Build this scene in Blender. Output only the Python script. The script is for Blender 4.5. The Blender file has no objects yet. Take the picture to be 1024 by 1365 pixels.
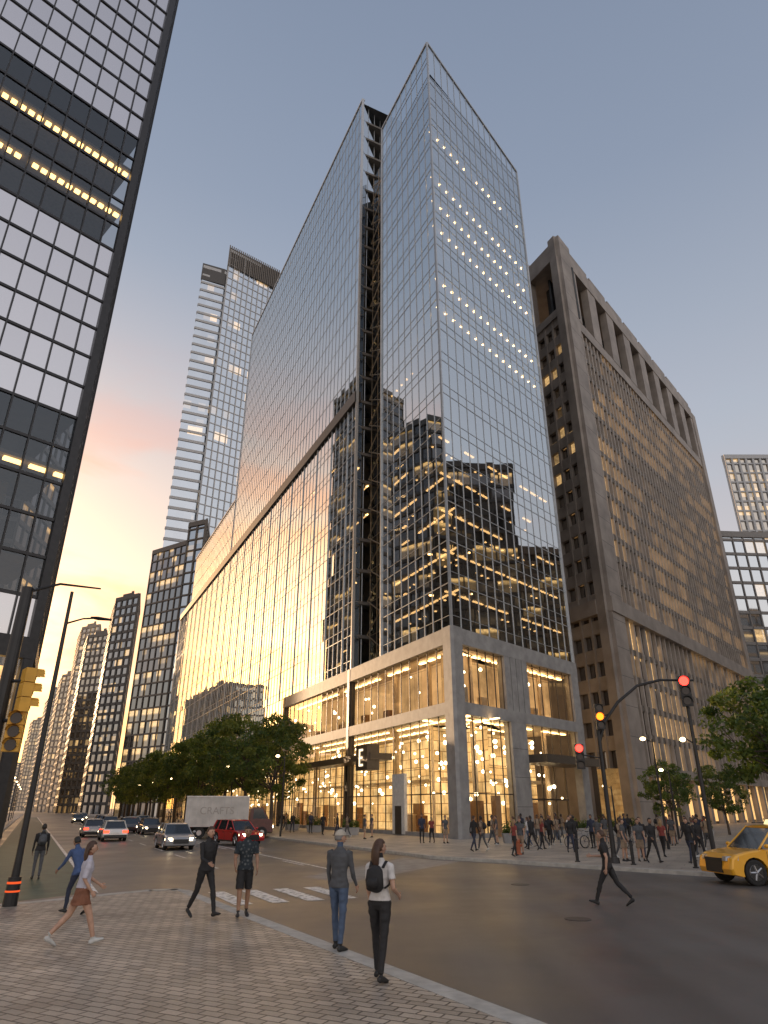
import bpy, bmesh, math, random
from mathutils import Vector, Matrix
R=random.Random(11)
scene=bpy.context.scene
scene.view_settings.view_transform='Standard'
scene.view_settings.look='None'
rad=math.radians
# ------------------------------------------------------------------ materials
def newmat(name):
    m=bpy.data.materials.new(name); m.use_nodes=True
    nt=m.node_tree; nt.nodes.clear()
    out=nt.nodes.new('ShaderNodeOutputMaterial')
    return m,nt,out
def nosamp(m):
    try: m.cycles.emission_sampling='NONE'
    except Exception: pass
    return m
def mat(name,col,rough=.6,metal=0.0,noise=.15,scale=3.0,bump=0.0,spec=.5,coat=0):
    m,nt,out=newmat(name)
    b=nt.nodes.new('ShaderNodeBsdfPrincipled')
    tc=nt.nodes.new('ShaderNodeTexCoord')
    n=nt.nodes.new('ShaderNodeTexNoise'); n.inputs['Scale'].default_value=scale; n.inputs['Detail'].default_value=6
    nt.links.new(tc.outputs['Object'],n.inputs['Vector'])
    r=nt.nodes.new('ShaderNodeValToRGB')
    r.color_ramp.elements[0].position=.3; r.color_ramp.elements[1].position=.7
    r.color_ramp.elements[0].color=[c*(1-noise) for c in col]+[1]
    r.color_ramp.elements[1].color=[min(1,c*(1+noise)) for c in col]+[1]
    nt.links.new(n.outputs['Fac'],r.inputs['Fac'])
    nt.links.new(r.outputs['Color'],b.inputs['Base Color'])
    b.inputs['Roughness'].default_value=rough; b.inputs['Metallic'].default_value=metal
    b.inputs['Specular IOR Level'].default_value=spec
    b.inputs['Coat Weight'].default_value=coat
    if bump:
        bp=nt.nodes.new('ShaderNodeBump'); bp.inputs['Strength'].default_value=bump; bp.inputs['Distance'].default_value=.02
        nt.links.new(n.outputs['Fac'],bp.inputs['Height']); nt.links.new(bp.outputs['Normal'],b.inputs['Normal'])
    nt.links.new(b.outputs['BSDF'],out.inputs['Surface'])
    return m
def emit(name,col,s,samp=False):
    m,nt,out=newmat(name)
    e=nt.nodes.new('ShaderNodeEmission'); e.inputs['Color'].default_value=list(col)+[1]; e.inputs['Strength'].default_value=s
    nt.links.new(e.outputs[0],out.inputs['Surface'])
    if not samp: nosamp(m)
    return m
def clearglass(name,tr,gl,base,rough=.012):
    m,nt,out=newmat(name)
    t=nt.nodes.new('ShaderNodeBsdfTransparent'); t.inputs['Color'].default_value=list(tr)+[1]
    g=nt.nodes.new('ShaderNodeBsdfGlossy'); g.inputs['Color'].default_value=list(gl)+[1]; g.inputs['Roughness'].default_value=rough
    lw=nt.nodes.new('ShaderNodeLayerWeight'); lw.inputs['Blend'].default_value=.35
    mr=nt.nodes.new('ShaderNodeMapRange'); mr.inputs['To Min'].default_value=base; mr.inputs['To Max'].default_value=1.0
    nt.links.new(lw.outputs['Fresnel'],mr.inputs['Value'])
    mx=nt.nodes.new('ShaderNodeMixShader')
    nt.links.new(mr.outputs[0],mx.inputs[0]); nt.links.new(t.outputs[0],mx.inputs[1]); nt.links.new(g.outputs[0],mx.inputs[2])
    nt.links.new(mx.outputs[0],out.inputs['Surface']); return m
def cellglass(name,du,dz,lit,tint,refl,gl=(.7,.76,.82),litcol=(1,.62,.25),es=1.2,rough=.04,seed=0,lo=0.0):
    """window wall: cell-wise random interiors behind reflective glass (UV in metres); lo = lit only above this part of the storey"""
    m,nt,out=newmat(name); N=nt.nodes; Lk=nt.links
    uv=N.new('ShaderNodeUVMap'); sx=N.new('ShaderNodeSeparateXYZ'); Lk.new(uv.outputs[0],sx.inputs[0])
    def fl(o,d,op='FLOOR'):
        a=N.new('ShaderNodeMath'); a.operation='DIVIDE'; a.inputs[1].default_value=d; Lk.new(o,a.inputs[0])
        b=N.new('ShaderNodeMath'); b.operation=op; Lk.new(a.outputs[0],b.inputs[0]); return b.outputs[0]
    cx=fl(sx.outputs[0],du); cz=fl(sx.outputs[1],dz); fz=fl(sx.outputs[1],dz,'FRACT')
    cb=N.new('ShaderNodeCombineXYZ'); Lk.new(cx,cb.inputs[0]); Lk.new(cz,cb.inputs[1]); cb.inputs[2].default_value=seed
    wn=N.new('ShaderNodeTexWhiteNoise'); Lk.new(cb.outputs[0],wn.inputs['Vector'])
    sc=N.new('ShaderNodeVectorMath'); sc.operation='MULTIPLY'; sc.inputs[1].default_value=(.12,.6,1); Lk.new(cb.outputs[0],sc.inputs[0])
    ns=N.new('ShaderNodeTexNoise'); ns.inputs['Scale'].default_value=.8; Lk.new(sc.outputs[0],ns.inputs['Vector'])
    ad=N.new('ShaderNodeMath'); ad.operation='MULTIPLY_ADD'; ad.inputs[1].default_value=.35; Lk.new(wn.outputs['Value'],ad.inputs[0]); Lk.new(ns.outputs['Fac'],ad.inputs[2])
    gt=N.new('ShaderNodeMapRange'); gt.inputs['From Min'].default_value=1.0-lit; gt.inputs['From Max'].default_value=1.08-lit; Lk.new(ad.outputs[0],gt.inputs['Value'])
    n2=N.new('ShaderNodeTexNoise'); n2.inputs['Scale'].default_value=2.2; Lk.new(uv.outputs[0],n2.inputs['Vector'])
    p=N.new('ShaderNodeMath'); p.operation='MULTIPLY'; Lk.new(gt.outputs[0],p.inputs[0]); Lk.new(n2.outputs['Fac'],p.inputs[1])
    zz=N.new('ShaderNodeMapRange'); zz.inputs['From Min'].default_value=lo-.01; zz.inputs['From Max'].default_value=lo+.15; zz.inputs['To Min'].default_value=.12 if lo>0 else 1; Lk.new(fz,zz.inputs['Value'])
    p1=N.new('ShaderNodeMath'); p1.operation='MULTIPLY'; Lk.new(p.outputs[0],p1.inputs[0]); Lk.new(zz.outputs[0],p1.inputs[1])
    p2=N.new('ShaderNodeMath'); p2.operation='MULTIPLY'; p2.inputs[1].default_value=es*2; Lk.new(p1.outputs[0],p2.inputs[0])
    em=N.new('ShaderNodeEmission'); em.inputs['Color'].default_value=list(litcol)+[1]; Lk.new(p2.outputs[0],em.inputs['Strength'])
    cr=N.new('ShaderNodeValToRGB'); cr.color_ramp.elements[0].color=[c*.5 for c in tint]+[1]; cr.color_ramp.elements[1].color=[c*1.7 for c in tint]+[1]
    Lk.new(wn.outputs['Value'],cr.inputs['Fac'])
    df=N.new('ShaderNodeBsdfDiffuse'); Lk.new(cr.outputs[0],df.inputs['Color'])
    g=N.new('ShaderNodeBsdfGlossy'); g.inputs['Color'].default_value=list(gl)+[1]; g.inputs['Roughness'].default_value=rough
    geo=N.new('ShaderNodeNewGeometry')
    vm=N.new('ShaderNodeVectorMath'); vm.operation='SUBTRACT'; vm.inputs[1].default_value=(.5,.5,.5); Lk.new(wn.outputs['Color'],vm.inputs[0])
    vs=N.new('ShaderNodeVectorMath'); vs.operation='SCALE'; vs.inputs['Scale'].default_value=.02; Lk.new(vm.outputs[0],vs.inputs[0])
    va=N.new('ShaderNodeVectorMath'); va.operation='ADD'; Lk.new(geo.outputs['Normal'],va.inputs[0]); Lk.new(vs.outputs[0],va.inputs[1])
    vn=N.new('ShaderNodeVectorMath'); vn.operation='NORMALIZE'; Lk.new(va.outputs[0],vn.inputs[0]); Lk.new(vn.outputs[0],g.inputs['Normal'])
    lw=N.new('ShaderNodeLayerWeight'); lw.inputs['Blend'].default_value=.3
    mr=N.new('ShaderNodeMapRange'); mr.inputs['To Min'].default_value=refl; mr.inputs['To Max'].default_value=1; Lk.new(lw.outputs['Fresnel'],mr.inputs['Value'])
    mx=N.new('ShaderNodeMixShader'); Lk.new(mr.outputs[0],mx.inputs[0]); Lk.new(df.outputs[0],mx.inputs[1]); Lk.new(g.outputs[0],mx.inputs[2])
    ads=N.new('ShaderNodeAddShader'); Lk.new(mx.outputs[0],ads.inputs[0]); Lk.new(em.outputs[0],ads.inputs[1])
    Lk.new(ads.outputs[0],out.inputs['Surface']); return nosamp(m)
def paver(name,c1,c2,mortar,w,h,ang,rough=.6,bump=.6,ms=.012):
    m,nt,out=newmat(name); N=nt.nodes; Lk=nt.links
    tc=N.new('ShaderNodeTexCoord'); mp=N.new('ShaderNodeMapping'); mp.inputs['Rotation'].default_value=(0,0,rad(ang)); Lk.new(tc.outputs['Object'],mp.inputs[0])
    b=N.new('ShaderNodeTexBrick'); b.inputs['Scale'].default_value=1; b.inputs['Brick Width'].default_value=w; b.inputs['Row Height'].default_value=h
    b.inputs['Mortar Size'].default_value=ms; b.inputs['Mortar Smooth'].default_value=.3; b.inputs['Bias'].default_value=0
    b.inputs['Color1'].default_value=list(c1)+[1]; b.inputs['Color2'].default_value=list(c2)+[1]; b.inputs['Mortar'].default_value=list(mortar)+[1]
    nz=N.new('ShaderNodeTexNoise'); nz.inputs['Scale'].default_value=2.3; nz.inputs['Detail'].default_value=3; Lk.new(tc.outputs['Object'],nz.inputs['Vector'])
    mxv=N.new('ShaderNodeVectorMath'); mxv.operation='MULTIPLY_ADD'; mxv.inputs[1].default_value=(.07,.07,0); Lk.new(nz.outputs['Color'],mxv.inputs[0]); Lk.new(mp.outputs[0],mxv.inputs[2])
    Lk.new(mxv.outputs[0],b.inputs['Vector'])
    n=N.new('ShaderNodeTexNoise'); n.inputs['Scale'].default_value=.55; n.inputs['Detail'].default_value=8; n.inputs['Roughness'].default_value=.65; Lk.new(tc.outputs['Object'],n.inputs['Vector'])
    cr=N.new('ShaderNodeValToRGB'); cr.color_ramp.elements[0].position=.3; cr.color_ramp.elements[0].color=(.55,.53,.51,1); cr.color_ramp.elements[1].position=.70; cr.color_ramp.elements[1].color=(1.25,1.19,1.10,1); Lk.new(n.outputs['Fac'],cr.inputs[0])
    mx=N.new('ShaderNodeMix'); mx.data_type='RGBA'; mx.blend_type='MULTIPLY'; mx.inputs[0].default_value=1; Lk.new(b.outputs['Color'],mx.inputs[6]); Lk.new(cr.outputs[0],mx.inputs[7])
    p=N.new('ShaderNodeBsdfPrincipled'); Lk.new(mx.outputs[2],p.inputs['Base Color']); p.inputs['Roughness'].default_value=rough
    n3=N.new('ShaderNodeTexNoise'); n3.inputs['Scale'].default_value=30; Lk.new(tc.outputs['Object'],n3.inputs['Vector'])
    hm=N.new('ShaderNodeMath'); hm.operation='MULTIPLY_ADD'; hm.inputs[1].default_value=-1.0; Lk.new(b.outputs['Fac'],hm.inputs[0])
    sc=N.new('ShaderNodeMath'); sc.operation='MULTIPLY'; sc.inputs[1].default_value=.5; Lk.new(n3.outputs['Fac'],sc.inputs[0]); Lk.new(sc.outputs[0],hm.inputs[2])
    bp=N.new('ShaderNodeBump'); bp.inputs['Strength'].default_value=bump; bp.inputs['Distance'].default_value=.012; Lk.new(hm.outputs[0],bp.inputs['Height']); Lk.new(bp.outputs[0],p.inputs['Normal'])
    Lk.new(p.outputs[0],out.inputs['Surface']); return m
def asphalt(name):
    m,nt,out=newmat(name); N=nt.nodes; Lk=nt.links
    tc=N.new('ShaderNodeTexCoord')
    def nz(s,d,rough=.6):
        n=N.new('ShaderNodeTexNoise'); n.inputs['Scale'].default_value=s; n.inputs['Detail'].default_value=d; n.inputs['Roughness'].default_value=rough; Lk.new(tc.outputs['Object'],n.inputs['Vector']); return n
    a=nz(.22,6); f=nz(45,3)
    mp=N.new('ShaderNodeMapping'); mp.inputs['Rotation'].default_value=(0,0,rad(-26)); mp.inputs['Scale'].default_value=(.9,.06,1); Lk.new(tc.outputs['Object'],mp.inputs[0])
    st=N.new('ShaderNodeTexNoise'); st.inputs['Scale'].default_value=1; st.inputs['Detail'].default_value=4; Lk.new(mp.outputs[0],st.inputs['Vector'])
    ad=N.new('ShaderNodeMath'); ad.operation='ADD'; Lk.new(a.outputs['Fac'],ad.inputs[0]); Lk.new(st.outputs['Fac'],ad.inputs[1])
    ad2=N.new('ShaderNodeMath'); ad2.operation='MULTIPLY_ADD'; ad2.inputs[1].default_value=.5; Lk.new(f.outputs['Fac'],ad2.inputs[0]); Lk.new(ad.outputs[0],ad2.inputs[2])
    cr=N.new('ShaderNodeValToRGB'); cr.color_ramp.elements[0].position=.0; cr.color_ramp.elements[0].color=(.07,.066,.063,1); cr.color_ramp.elements[1].position=1; cr.color_ramp.elements[1].color=(.14,.132,.124,1)
    mr=N.new('ShaderNodeMapRange'); mr.inputs['From Min'].default_value=.95; mr.inputs['From Max'].default_value=1.55; Lk.new(ad2.outputs[0],mr.inputs['Value']); Lk.new(mr.outputs[0],cr.inputs[0])
    p=N.new('ShaderNodeBsdfPrincipled'); Lk.new(cr.outputs[0],p.inputs['Base Color'])
    rr=N.new('ShaderNodeMapRange'); rr.inputs['From Min'].default_value=.35; rr.inputs['From Max'].default_value=.65; rr.inputs['To Min'].default_value=.34; rr.inputs['To Max'].default_value=.5; Lk.new(a.outputs['Fac'],rr.inputs['Value']); Lk.new(rr.outputs[0],p.inputs['Roughness'])
    bp=N.new('ShaderNodeBump'); bp.inputs['Strength'].default_value=.35; bp.inputs['Distance'].default_value=.008; Lk.new(f.outputs['Fac'],bp.inputs['Height']); Lk.new(bp.outputs[0],p.inputs['Normal'])
    Lk.new(p.outputs[0],out.inputs['Surface']); return m

# ------------------------------------------------------------------ mesh helpers
class MB:
    def __init__(s): s.v=[];s.f=[];s.m=[];s.uv=[]
    def q(s,pts,m=0,uv=None):
        i=len(s.v); s.v+=[tuple(p) for p in pts]; s.f.append(tuple(range(i,i+len(pts)))); s.m.append(m); s.uv.append(uv)
    def hexa(s,p,m=0):
        i=len(s.v); s.v+=[tuple(a) for a in p]
        for f in ((0,3,2,1),(4,5,6,7),(0,1,5,4),(1,2,6,5),(2,3,7,6),(3,0,4,7)):
            s.f.append(tuple(i+k for k in f)); s.m.append(m); s.uv.append(None)
    def box(s,x0,x1,y0,y1,z0,z1,m=0):
        s.hexa([(x0,y0,z0),(x1,y0,z0),(x1,y1,z0),(x0,y1,z0),(x0,y0,z1),(x1,y0,z1),(x1,y1,z1),(x0,y1,z1)],m)
    def prism(s,poly,z0,z1,m=0,mt=None):
        n=len(poly); i=len(s.v)
        s.v+=[(p[0],p[1],z0) for p in poly]+[(p[0],p[1],z1) for p in poly]
        s.f.append(tuple(i+k for k in range(n))[::-1]); s.m.append(m); s.uv.append(None)
        s.f.append(tuple(i+n+k for k in range(n))); s.m.append(m if mt is None else mt); s.uv.append(None)
        for k in range(n):
            s.f.append((i+k,i+(k+1)%n,i+n+(k+1)%n,i+n+k)); s.m.append(m); s.uv.append(None)
    def tube(s,pts,rs,m=0,n=10,side=None,cap=True):
        pts=[Vector(p) for p in pts]; i0=len(s.v); K=len(pts)
        sd=Vector(side) if side else None
        prev=None
        for k,p in enumerate(pts):
            t=(pts[min(k+1,K-1)]-pts[max(k-1,0)]).normalized()
            if sd is None:
                ref=prev if prev is not None else (Vector((1,0,0)) if abs(t.x)<.8 else Vector((0,1,0)))
            else: ref=sd
            a=(ref-t*ref.dot(t)).normalized(); prev=a; b=t.cross(a)
            r=rs[k]; ra,rb=(r if isinstance(r,tuple) else (r,r))
            for j in range(n):
                an=2*math.pi*j/n
                s.v.append(tuple(p+a*math.cos(an)*ra+b*math.sin(an)*rb))
        for k in range(K-1):
            for j in range(n):
                s.f.append((i0+k*n+j,i0+k*n+(j+1)%n,i0+(k+1)*n+(j+1)%n,i0+(k+1)*n+j)); s.m.append(m); s.uv.append(None)
        if cap:
            s.f.append(tuple(i0+j for j in range(n))[::-1]); s.m.append(m); s.uv.append(None)
            s.f.append(tuple(i0+(K-1)*n+j for j in range(n))); s.m.append(m); s.uv.append(None)
    def ball(s,c,r,m=0,nu=10,nv=7,fn=None):
        i0=len(s.v); rx,ry,rz=r if isinstance(r,tuple) else (r,r,r)
        for a in range(nv+1):
            th=math.pi*a/nv
            for b in range(nu):
                ph=2*math.pi*b/nu
                x,y,z=math.sin(th)*math.cos(ph),math.sin(th)*math.sin(ph),math.cos(th)
                if fn: x,y,z=fn(x,y,z)
                s.v.append((c[0]+rx*x,c[1]+ry*y,c[2]+rz*z))
        for a in range(nv):
            for b in range(nu):
                s.f.append((i0+a*nu+b,i0+(a+1)*nu+b,i0+(a+1)*nu+(b+1)%nu,i0+a*nu+(b+1)%nu)); s.m.append(m); s.uv.append(None)
    def mesh(s,name,mats,smooth=False):
        me=bpy.data.meshes.new(name); me.from_pydata(s.v,[],s.f)
        for a in mats: me.materials.append(a)
        me.polygons.foreach_set('material_index',s.m)
        if smooth: me.polygons.foreach_set('use_smooth',[True]*len(s.f))
        if any(u for u in s.uv):
            ul=me.uv_layers.new(name='UVMap'); dat=[]
            for f,u in zip(s.f,s.uv):
                for k in range(len(f)): dat+=list(u[k]) if u else [0,0]
            ul.data.foreach_set('uv',dat)
        me.update(); return me
    def build(s,name,mats,parent=None,smooth=False):
        me=s.mesh(name,mats,smooth)
        o=bpy.data.objects.new(name,me); scene.collection.objects.link(o)
        if parent: o.parent=parent
        return o
def empty(name,loc=(0,0,0)):
    o=bpy.data.objects.new(name,None); scene.collection.objects.link(o); o.location=loc; o.empty_display_size=.5; return o
class Fr:
    def __init__(s,p0,p1):
        s.p=Vector((p0[0],p0[1])); d=Vector((p1[0]-p0[0],p1[1]-p0[1])); s.L=d.length; s.u=d.normalized(); s.n=Vector((s.u.y,-s.u.x))
    def pt(s,u,z,d=0):
        a=s.p+s.u*u+s.n*d; return (a.x,a.y,z)
    def box(s,mb,u0,u1,z0,z1,d0,d1,m=0,z1b=None,z0b=None):
        if z1b is None: z1b=z1
        if z0b is None: z0b=z0
        mb.hexa([s.pt(u0,z0,d0),s.pt(u1,z0b,d0),s.pt(u1,z0b,d1),s.pt(u0,z0,d1),s.pt(u0,z1,d0),s.pt(u1,z1b,d0),s.pt(u1,z1b,d1),s.pt(u0,z1,d1)],m)
    def quad(s,mb,u0,u1,z0,z1,d=0,m=0):
        mb.q([s.pt(u0,z0,d),s.pt(u1,z0,d),s.pt(u1,z1,d),s.pt(u0,z1,d)],m,[(u0,z0),(u1,z0),(u1,z1),(u0,z1)])
def curtain(gm,fm,F,u0,u1,z0,ztop,du,dz,jit=.0022,mw=.045,md=.06,spd=1.1,major=0,gmat=0,fmat=0):
    """real panes, each with its own slight tilt, plus mullions"""
    zt=ztop if callable(ztop) else (lambda u:ztop)
    n=max(1,round((u1-u0)/du)); w=(u1-u0)/n
    zmax=max(zt(u0),zt(u1)); nz=int(math.ceil((zmax-z0)/dz-1e-6))
    for i in range(n):
        a=u0+i*w; b=a+w
        for j in range(nz):
            zs=[z0+j*dz]
            if spd: zs.append(z0+j*dz+spd)
            zs.append(z0+(j+1)*dz)
            for k in range(len(zs)-1):
                lo,hi=zs[k],zs[k+1]
                ha,hb=min(hi,zt(a)),min(hi,zt(b))
                if ha<=lo and hb<=lo: continue
                ha=max(ha,lo);hb=max(hb,lo)
                ta,tb=R.gauss(0,jit),R.gauss(0,jit)
                def P(u,z): return F.pt(u,z,ta*(u-a-w/2)+tb*(z-(lo+hi)/2))
                gm.q([P(a,lo),P(b,lo),P(b,hb),P(a,ha)],gmat,[(a,lo),(b,lo),(b,hb),(a,ha)])
    for i in range(n+1):
        u=u0+i*w; big=major and i%major==0
        ww=mw*(1.9 if big else 1); dd=md*(2.2 if big else 1)
        F.box(fm,u-ww/2,u+ww/2,z0,zt(u),-.06,dd,fmat)
    for j in range(nz+1):
        for off in ((0,spd) if spd else (0,)):
            z=z0+j*dz+off; h=.035 if off==0 else .018
            if z+.05<=min(zt(u0),zt(u1)): F.box(fm,u0,u1,z-h,z+h,-.05,md*.6,fmat)
# ------------------------------------------------------------------ common materials
M_steel=mat('mullion_steel',(.46,.48,.50),.35,.35,.1)
M_dkmull=mat('mullion_dark',(.09,.075,.06),.4,.4,.1)
M_stone=mat('podium_stone',(.31,.305,.30),.55,0,.2,1.2,.2)
M_dark=mat('dark_metal',(.03,.03,.033),.4,.3,.2)
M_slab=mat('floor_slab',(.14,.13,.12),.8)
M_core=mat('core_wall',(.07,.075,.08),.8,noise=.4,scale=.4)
M_brown=mat('brown_granite',(.30,.262,.23),.6,0,.25,.35,.2)
M_brown2=mat('brown_granite_fin',(.38,.33,.285),.6,0,.2,.6,.1)
M_pole=mat('pole_paint',(.035,.035,.037),.4,.5,.15)
M_white=mat('white_paint',(.7,.69,.66),.6,0,.12,4)
M_towerglass=clearglass('tower_glass',(.50,.52,.54),(.86,.91,.94),.64)
M_shopglass=clearglass('shop_glass',(.97,.96,.94),(.9,.92,.95),.05,.005)
M_bandglass=clearglass('band_glass',(.60,.60,.60),(.5,.55,.6),.10)
E_warm=emit('ceiling_light',(1,.62,.26),8.0,True)
E_dot=emit('office_downlight',(1,.62,.24),26.0)
E_strip=emit('office_strip',(1,.56,.2),6)
# ------------------------------------------------------------------ ground
def sheet(name,poly,z,m):
    mb=MB(); mb.q([(p[0],p[1],z) for p in poly]); return mb.build(name,[m])
M_asph=asphalt('asphalt')
sheet('ground',[(-2500,-1500),(2500,-1500),(2500,3500),(-2500,3500)],0,M_asph)
SD=Vector((-.438,.899)); SN=Vector((.899,.438))     # street direction / to the right of it
def off(p,a,b): return (p[0]+SD.x*a+SN.x*b,p[1]+SD.y*a+SN.y*b)
M_pave=paver('plaza_pavers',(.54,.475,.41),(.35,.31,.265),(.12,.105,.09),.30,.17,28,.5,1.0,.014)
M_walk=paver('sidewalk_flags',(.45,.415,.37),(.36,.33,.30),(.15,.14,.13),1.2,.9,26,.5,.4,.012)
M_kerb=mat('kerb_stone',(.44,.42,.38),.6,0,.2,4,.2)
def walk(name,poly,kerb,h,m):
    root=empty(name)
    mb=MB(); mb.prism(poly,-.05,h,1,0); mb.build('paving',[m,M_kerb],root)
    kb=MB()
    for a,b in zip(kerb[:-1],kerb[1:]):
        F=Fr(a,b); n=max(1,int(F.L/1.5))
        if F.L>200: n=40
        for i in range(n):
            F.box(kb,F.L*i/n+.006,F.L*(i+1)/n-.006,-.04,h+.004,-.32,.012,0)
    kb.build('kerb_blocks',[M_kerb],root)
arc=[(-8.4,20.4),(-7.5,21.6),(-6.9,22.3),(-6.1,22.5),(-5.6,22.0),(-5.3,21.4)]
kerbP=[(-60,-41),(-20,6.6)]+arc+[(1.74,9.1),(14,-12.5),(40,-60)]
walk('plaza_pavement',kerbP+[(-60,-60)],list(reversed(kerbP)),.12,M_pave)
kr0=(1.85,38.3)
kerbR=[off(kr0,620,0),off(kr0,300,0),off(kr0,60,0),off(kr0,1.5,0),(2.3,37.2),(3.3,36.2),(4.8,34.9),(11.8,27.9),(20,20.5),(60,-16),(90,-60)]
walk('sidewalk',kerbR+[(400,-60),(600,900)],kerbR,.13,M_walk)
lk0=off((-9,23.7),0,-4.8)
kerbL=[(-95,5),(-34,33.0),(-22.5,38.0),off(lk0,22,.4),off(lk0,26,0),off(lk0,100,0),off(lk0,600,0)]
walk('far_sidewalk',kerbL+[(-600,900),(-600,5)],list(reversed(kerbL)),.13,M_walk)
M_green=mat('green_lane_paint',(.05,.085,.055),.55,0,.3,1.5,.1)
g0=(-9,23.7)
sheet('cycle_lane',[off(g0,-5.5,-7.0),off(g0,-1.0,-.2),off(g0,200,-.2),off(g0,200,-3.6),off(g0,14,-3.6),off(g0,8,-8)],.004,M_green)
mk=MB()
def strip(a,b,w,z=.008,mb=None):
    F=Fr(a,b); (mb or mk).q([F.pt(0,z,-w/2),F.pt(F.L,z,-w/2),F.pt(F.L,z,w/2),F.pt(0,z,w/2)])
strip(off(g0,-1.2,-.1),off(g0,200,-.1),.16)
for lane in (5.2,9.0):
    for k in range(0,30):
        strip(off(g0,6+k*7,lane),off(g0,9+k*7,lane),.13)
strip((-7.9,43),(-2.24,31),.16)
strip((-7.9,43),off((-7.9,43),120,0),.16)
for j in range(5):
    c=off((-5.0,23.2),-1.9,1.0*j-1.2)
    strip(off(c,-1.6,0),off(c,1.6,0),.5)
mm,nt,out=newmat('road_paint'); N=nt.nodes; Lk=nt.links
tc=N.new('ShaderNodeTexCoord'); n=N.new('ShaderNodeTexNoise'); n.inputs['Scale'].default_value=6; n.inputs['Detail'].default_value=8; Lk.new(tc.outputs['Object'],n.inputs['Vector'])
cr=N.new('ShaderNodeValToRGB'); cr.color_ramp.elements[0].position=.36; cr.color_ramp.elements[0].color=(.16,.155,.15,1); cr.color_ramp.elements[1].position=.5; cr.color_ramp.elements[1].color=(.78,.76,.72,1)
Lk.new(n.outputs['Fac'],cr.inputs[0]); p=N.new('ShaderNodeBsdfPrincipled'); p.inputs['Roughness'].default_value=.5; Lk.new(cr.outputs[0],p.inputs['Base Color']); Lk.new(p.outputs[0],out.inputs['Surface'])
mk.build('road_markings',[mm])
M_conc=mat('crossing_concrete',(.25,.24,.225),.55,0,.25,2,.15)
sheet('crossing_strip',[(1.0,37.6),(3.6,35.2),(-1.2,25.6),(-3.0,27.6)],.004,M_conc)
for i,(x,y) in enumerate(((4.4,17.5),(4.5,25))):
    mh=MB(); mh.tube([(x,y,0),(x,y,.012)],[.3,.3],0,20); mh.build('manhole_cover' if i==0 else 'manhole_cover.001',[mat('cast_iron%d'%i,(.07,.065,.06),.5,.3)])

# ------------------------------------------------------------------ main glass tower
A=(5.9,57.0); B=(20.8,73.25); FE=off(A,151.2,0)
FL=Fr(FE,A); LL=FL.L
FR=Fr(A,B); LR=FR.L
U=lambda k: LL-k
root=empty('glass_office_tower')
g=MB(); f=MB()
ST=4.1; Z0=16.8
ztR=lambda u: 98.6+(93.6-98.6)*u/LR
curtain(g,f,FR,0,LR,Z0,ztR,1.5,ST)
curtain(g,f,FL,U(14.1),U(0),Z0,98.6,1.5,ST)
curtain(g,f,FL,U(92.5),U(21.9),55.0,116,1.5,ST,spd=None)
curtain(g,f,FL,U(151.2),U(21.9),Z0,53.2,1.5,ST,major=4)
curtain(g,f,FL,U(151.2),U(46),9.0,Z0,1.5,ST,spd=None)
curtain(g,f,FL,U(137),U(92.8),55.0,68,1.5,ST,spd=None)
E1=off(A,21.9,0); FE1=Fr(E1,(E1[0]+.676*22,E1[1]+.737*22))
curtain(g,f,FE1,0,22,Z0,116,1.5,ST,spd=None)
D1=off(A,14.1,0); FD=Fr((D1[0]+.676*8,D1[1]+.737*8),D1)
curtain(g,f,FD,0,8,Z0,98.6,1.5,ST,spd=None)
g.build('glass_panes',[M_towerglass],root)
FR.box(f,-.10,.10,Z0,98.7,-.1,.12,0); FR.box(f,LR-.1,LR+.12,Z0,93.7,-.1,.14)
FR.box(f,0,LR,98.6,98.9,-.3,.12,0,93.9,93.6)
FL.box(f,U(14.1),U(0),98.62,98.9,-.3,.12); FL.box(f,U(92.5),U(21.9),116,116.35,-.4,.14)
FL.box(f,U(22.05),U(21.8),Z0,116,-.2,.16); FL.box(f,U(14.2),U(14.0),Z0,98.6,-.2,.16); FL.box(f,U(92.6),U(92.4),55,116,-.2,.16)
FL.box(f,U(151.3),U(151.0),9,53.2,-.2,.16); FL.box(f,U(137),U(92.8),68,68.3,-.4,.14)
f.build('mullions',[M_steel],root)
bl=MB()
FL.box(bl,U(151.4),U(21.9),53.2,54.9,-.6,.35)
FL.box(bl,U(151.2),U(46),8.0,9.0,-.6,.3)
bl.build('belt_ledge',[mat('belt_metal',(.07,.065,.06),.4,.4)],root)
def inset(F1,u0,u1,dep,d0=-.35): return [F1.pt(u0,0,d0)[:2],F1.pt(u1,0,d0)[:2],F1.pt(u1,0,-dep)[:2],F1.pt(u0,0,-dep)[:2]]
s=MB()
front=[off((A[0]+.0,A[1]+.75),0,0),(B[0]-.5,B[1]+.35),(B[0]-.5-.438*13,B[1]+.35+.899*13),off((A[0]+.35,A[1]+.4),13.6,.0)]
z=Z0
while z<98:
    if z<92: s.prism(front,z-.25,z+.15,0)
    z+=ST
cf=[off(front[0],4,4.5),(front[1][0]-3.5,front[1][1]+3.5),front[2],off(front[3],-1,4.5)]
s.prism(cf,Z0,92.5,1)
z=Z0
while z<115:
    ub=U(151) if z<50 else (U(137) if z<67 else U(92.4))
    s.prism(inset(FL,ub,U(22.2),7),z-.25,z+.15,0)
    z+=ST
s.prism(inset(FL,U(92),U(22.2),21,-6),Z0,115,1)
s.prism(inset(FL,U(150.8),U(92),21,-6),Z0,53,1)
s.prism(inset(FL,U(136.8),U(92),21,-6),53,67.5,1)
s.build('floor_slabs_and_cores',[M_slab,M_core],root)
li=MB()
def row(F,u0,u1,z,st,d=-1.2,w=.16,m=0,p=1.0,l=None):
    u=u0
    while u<u1:
        if R.random()<p: F.box(li,u,u+(l or w),z-.12,z,d-w,d,m)
        u+=st
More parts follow.
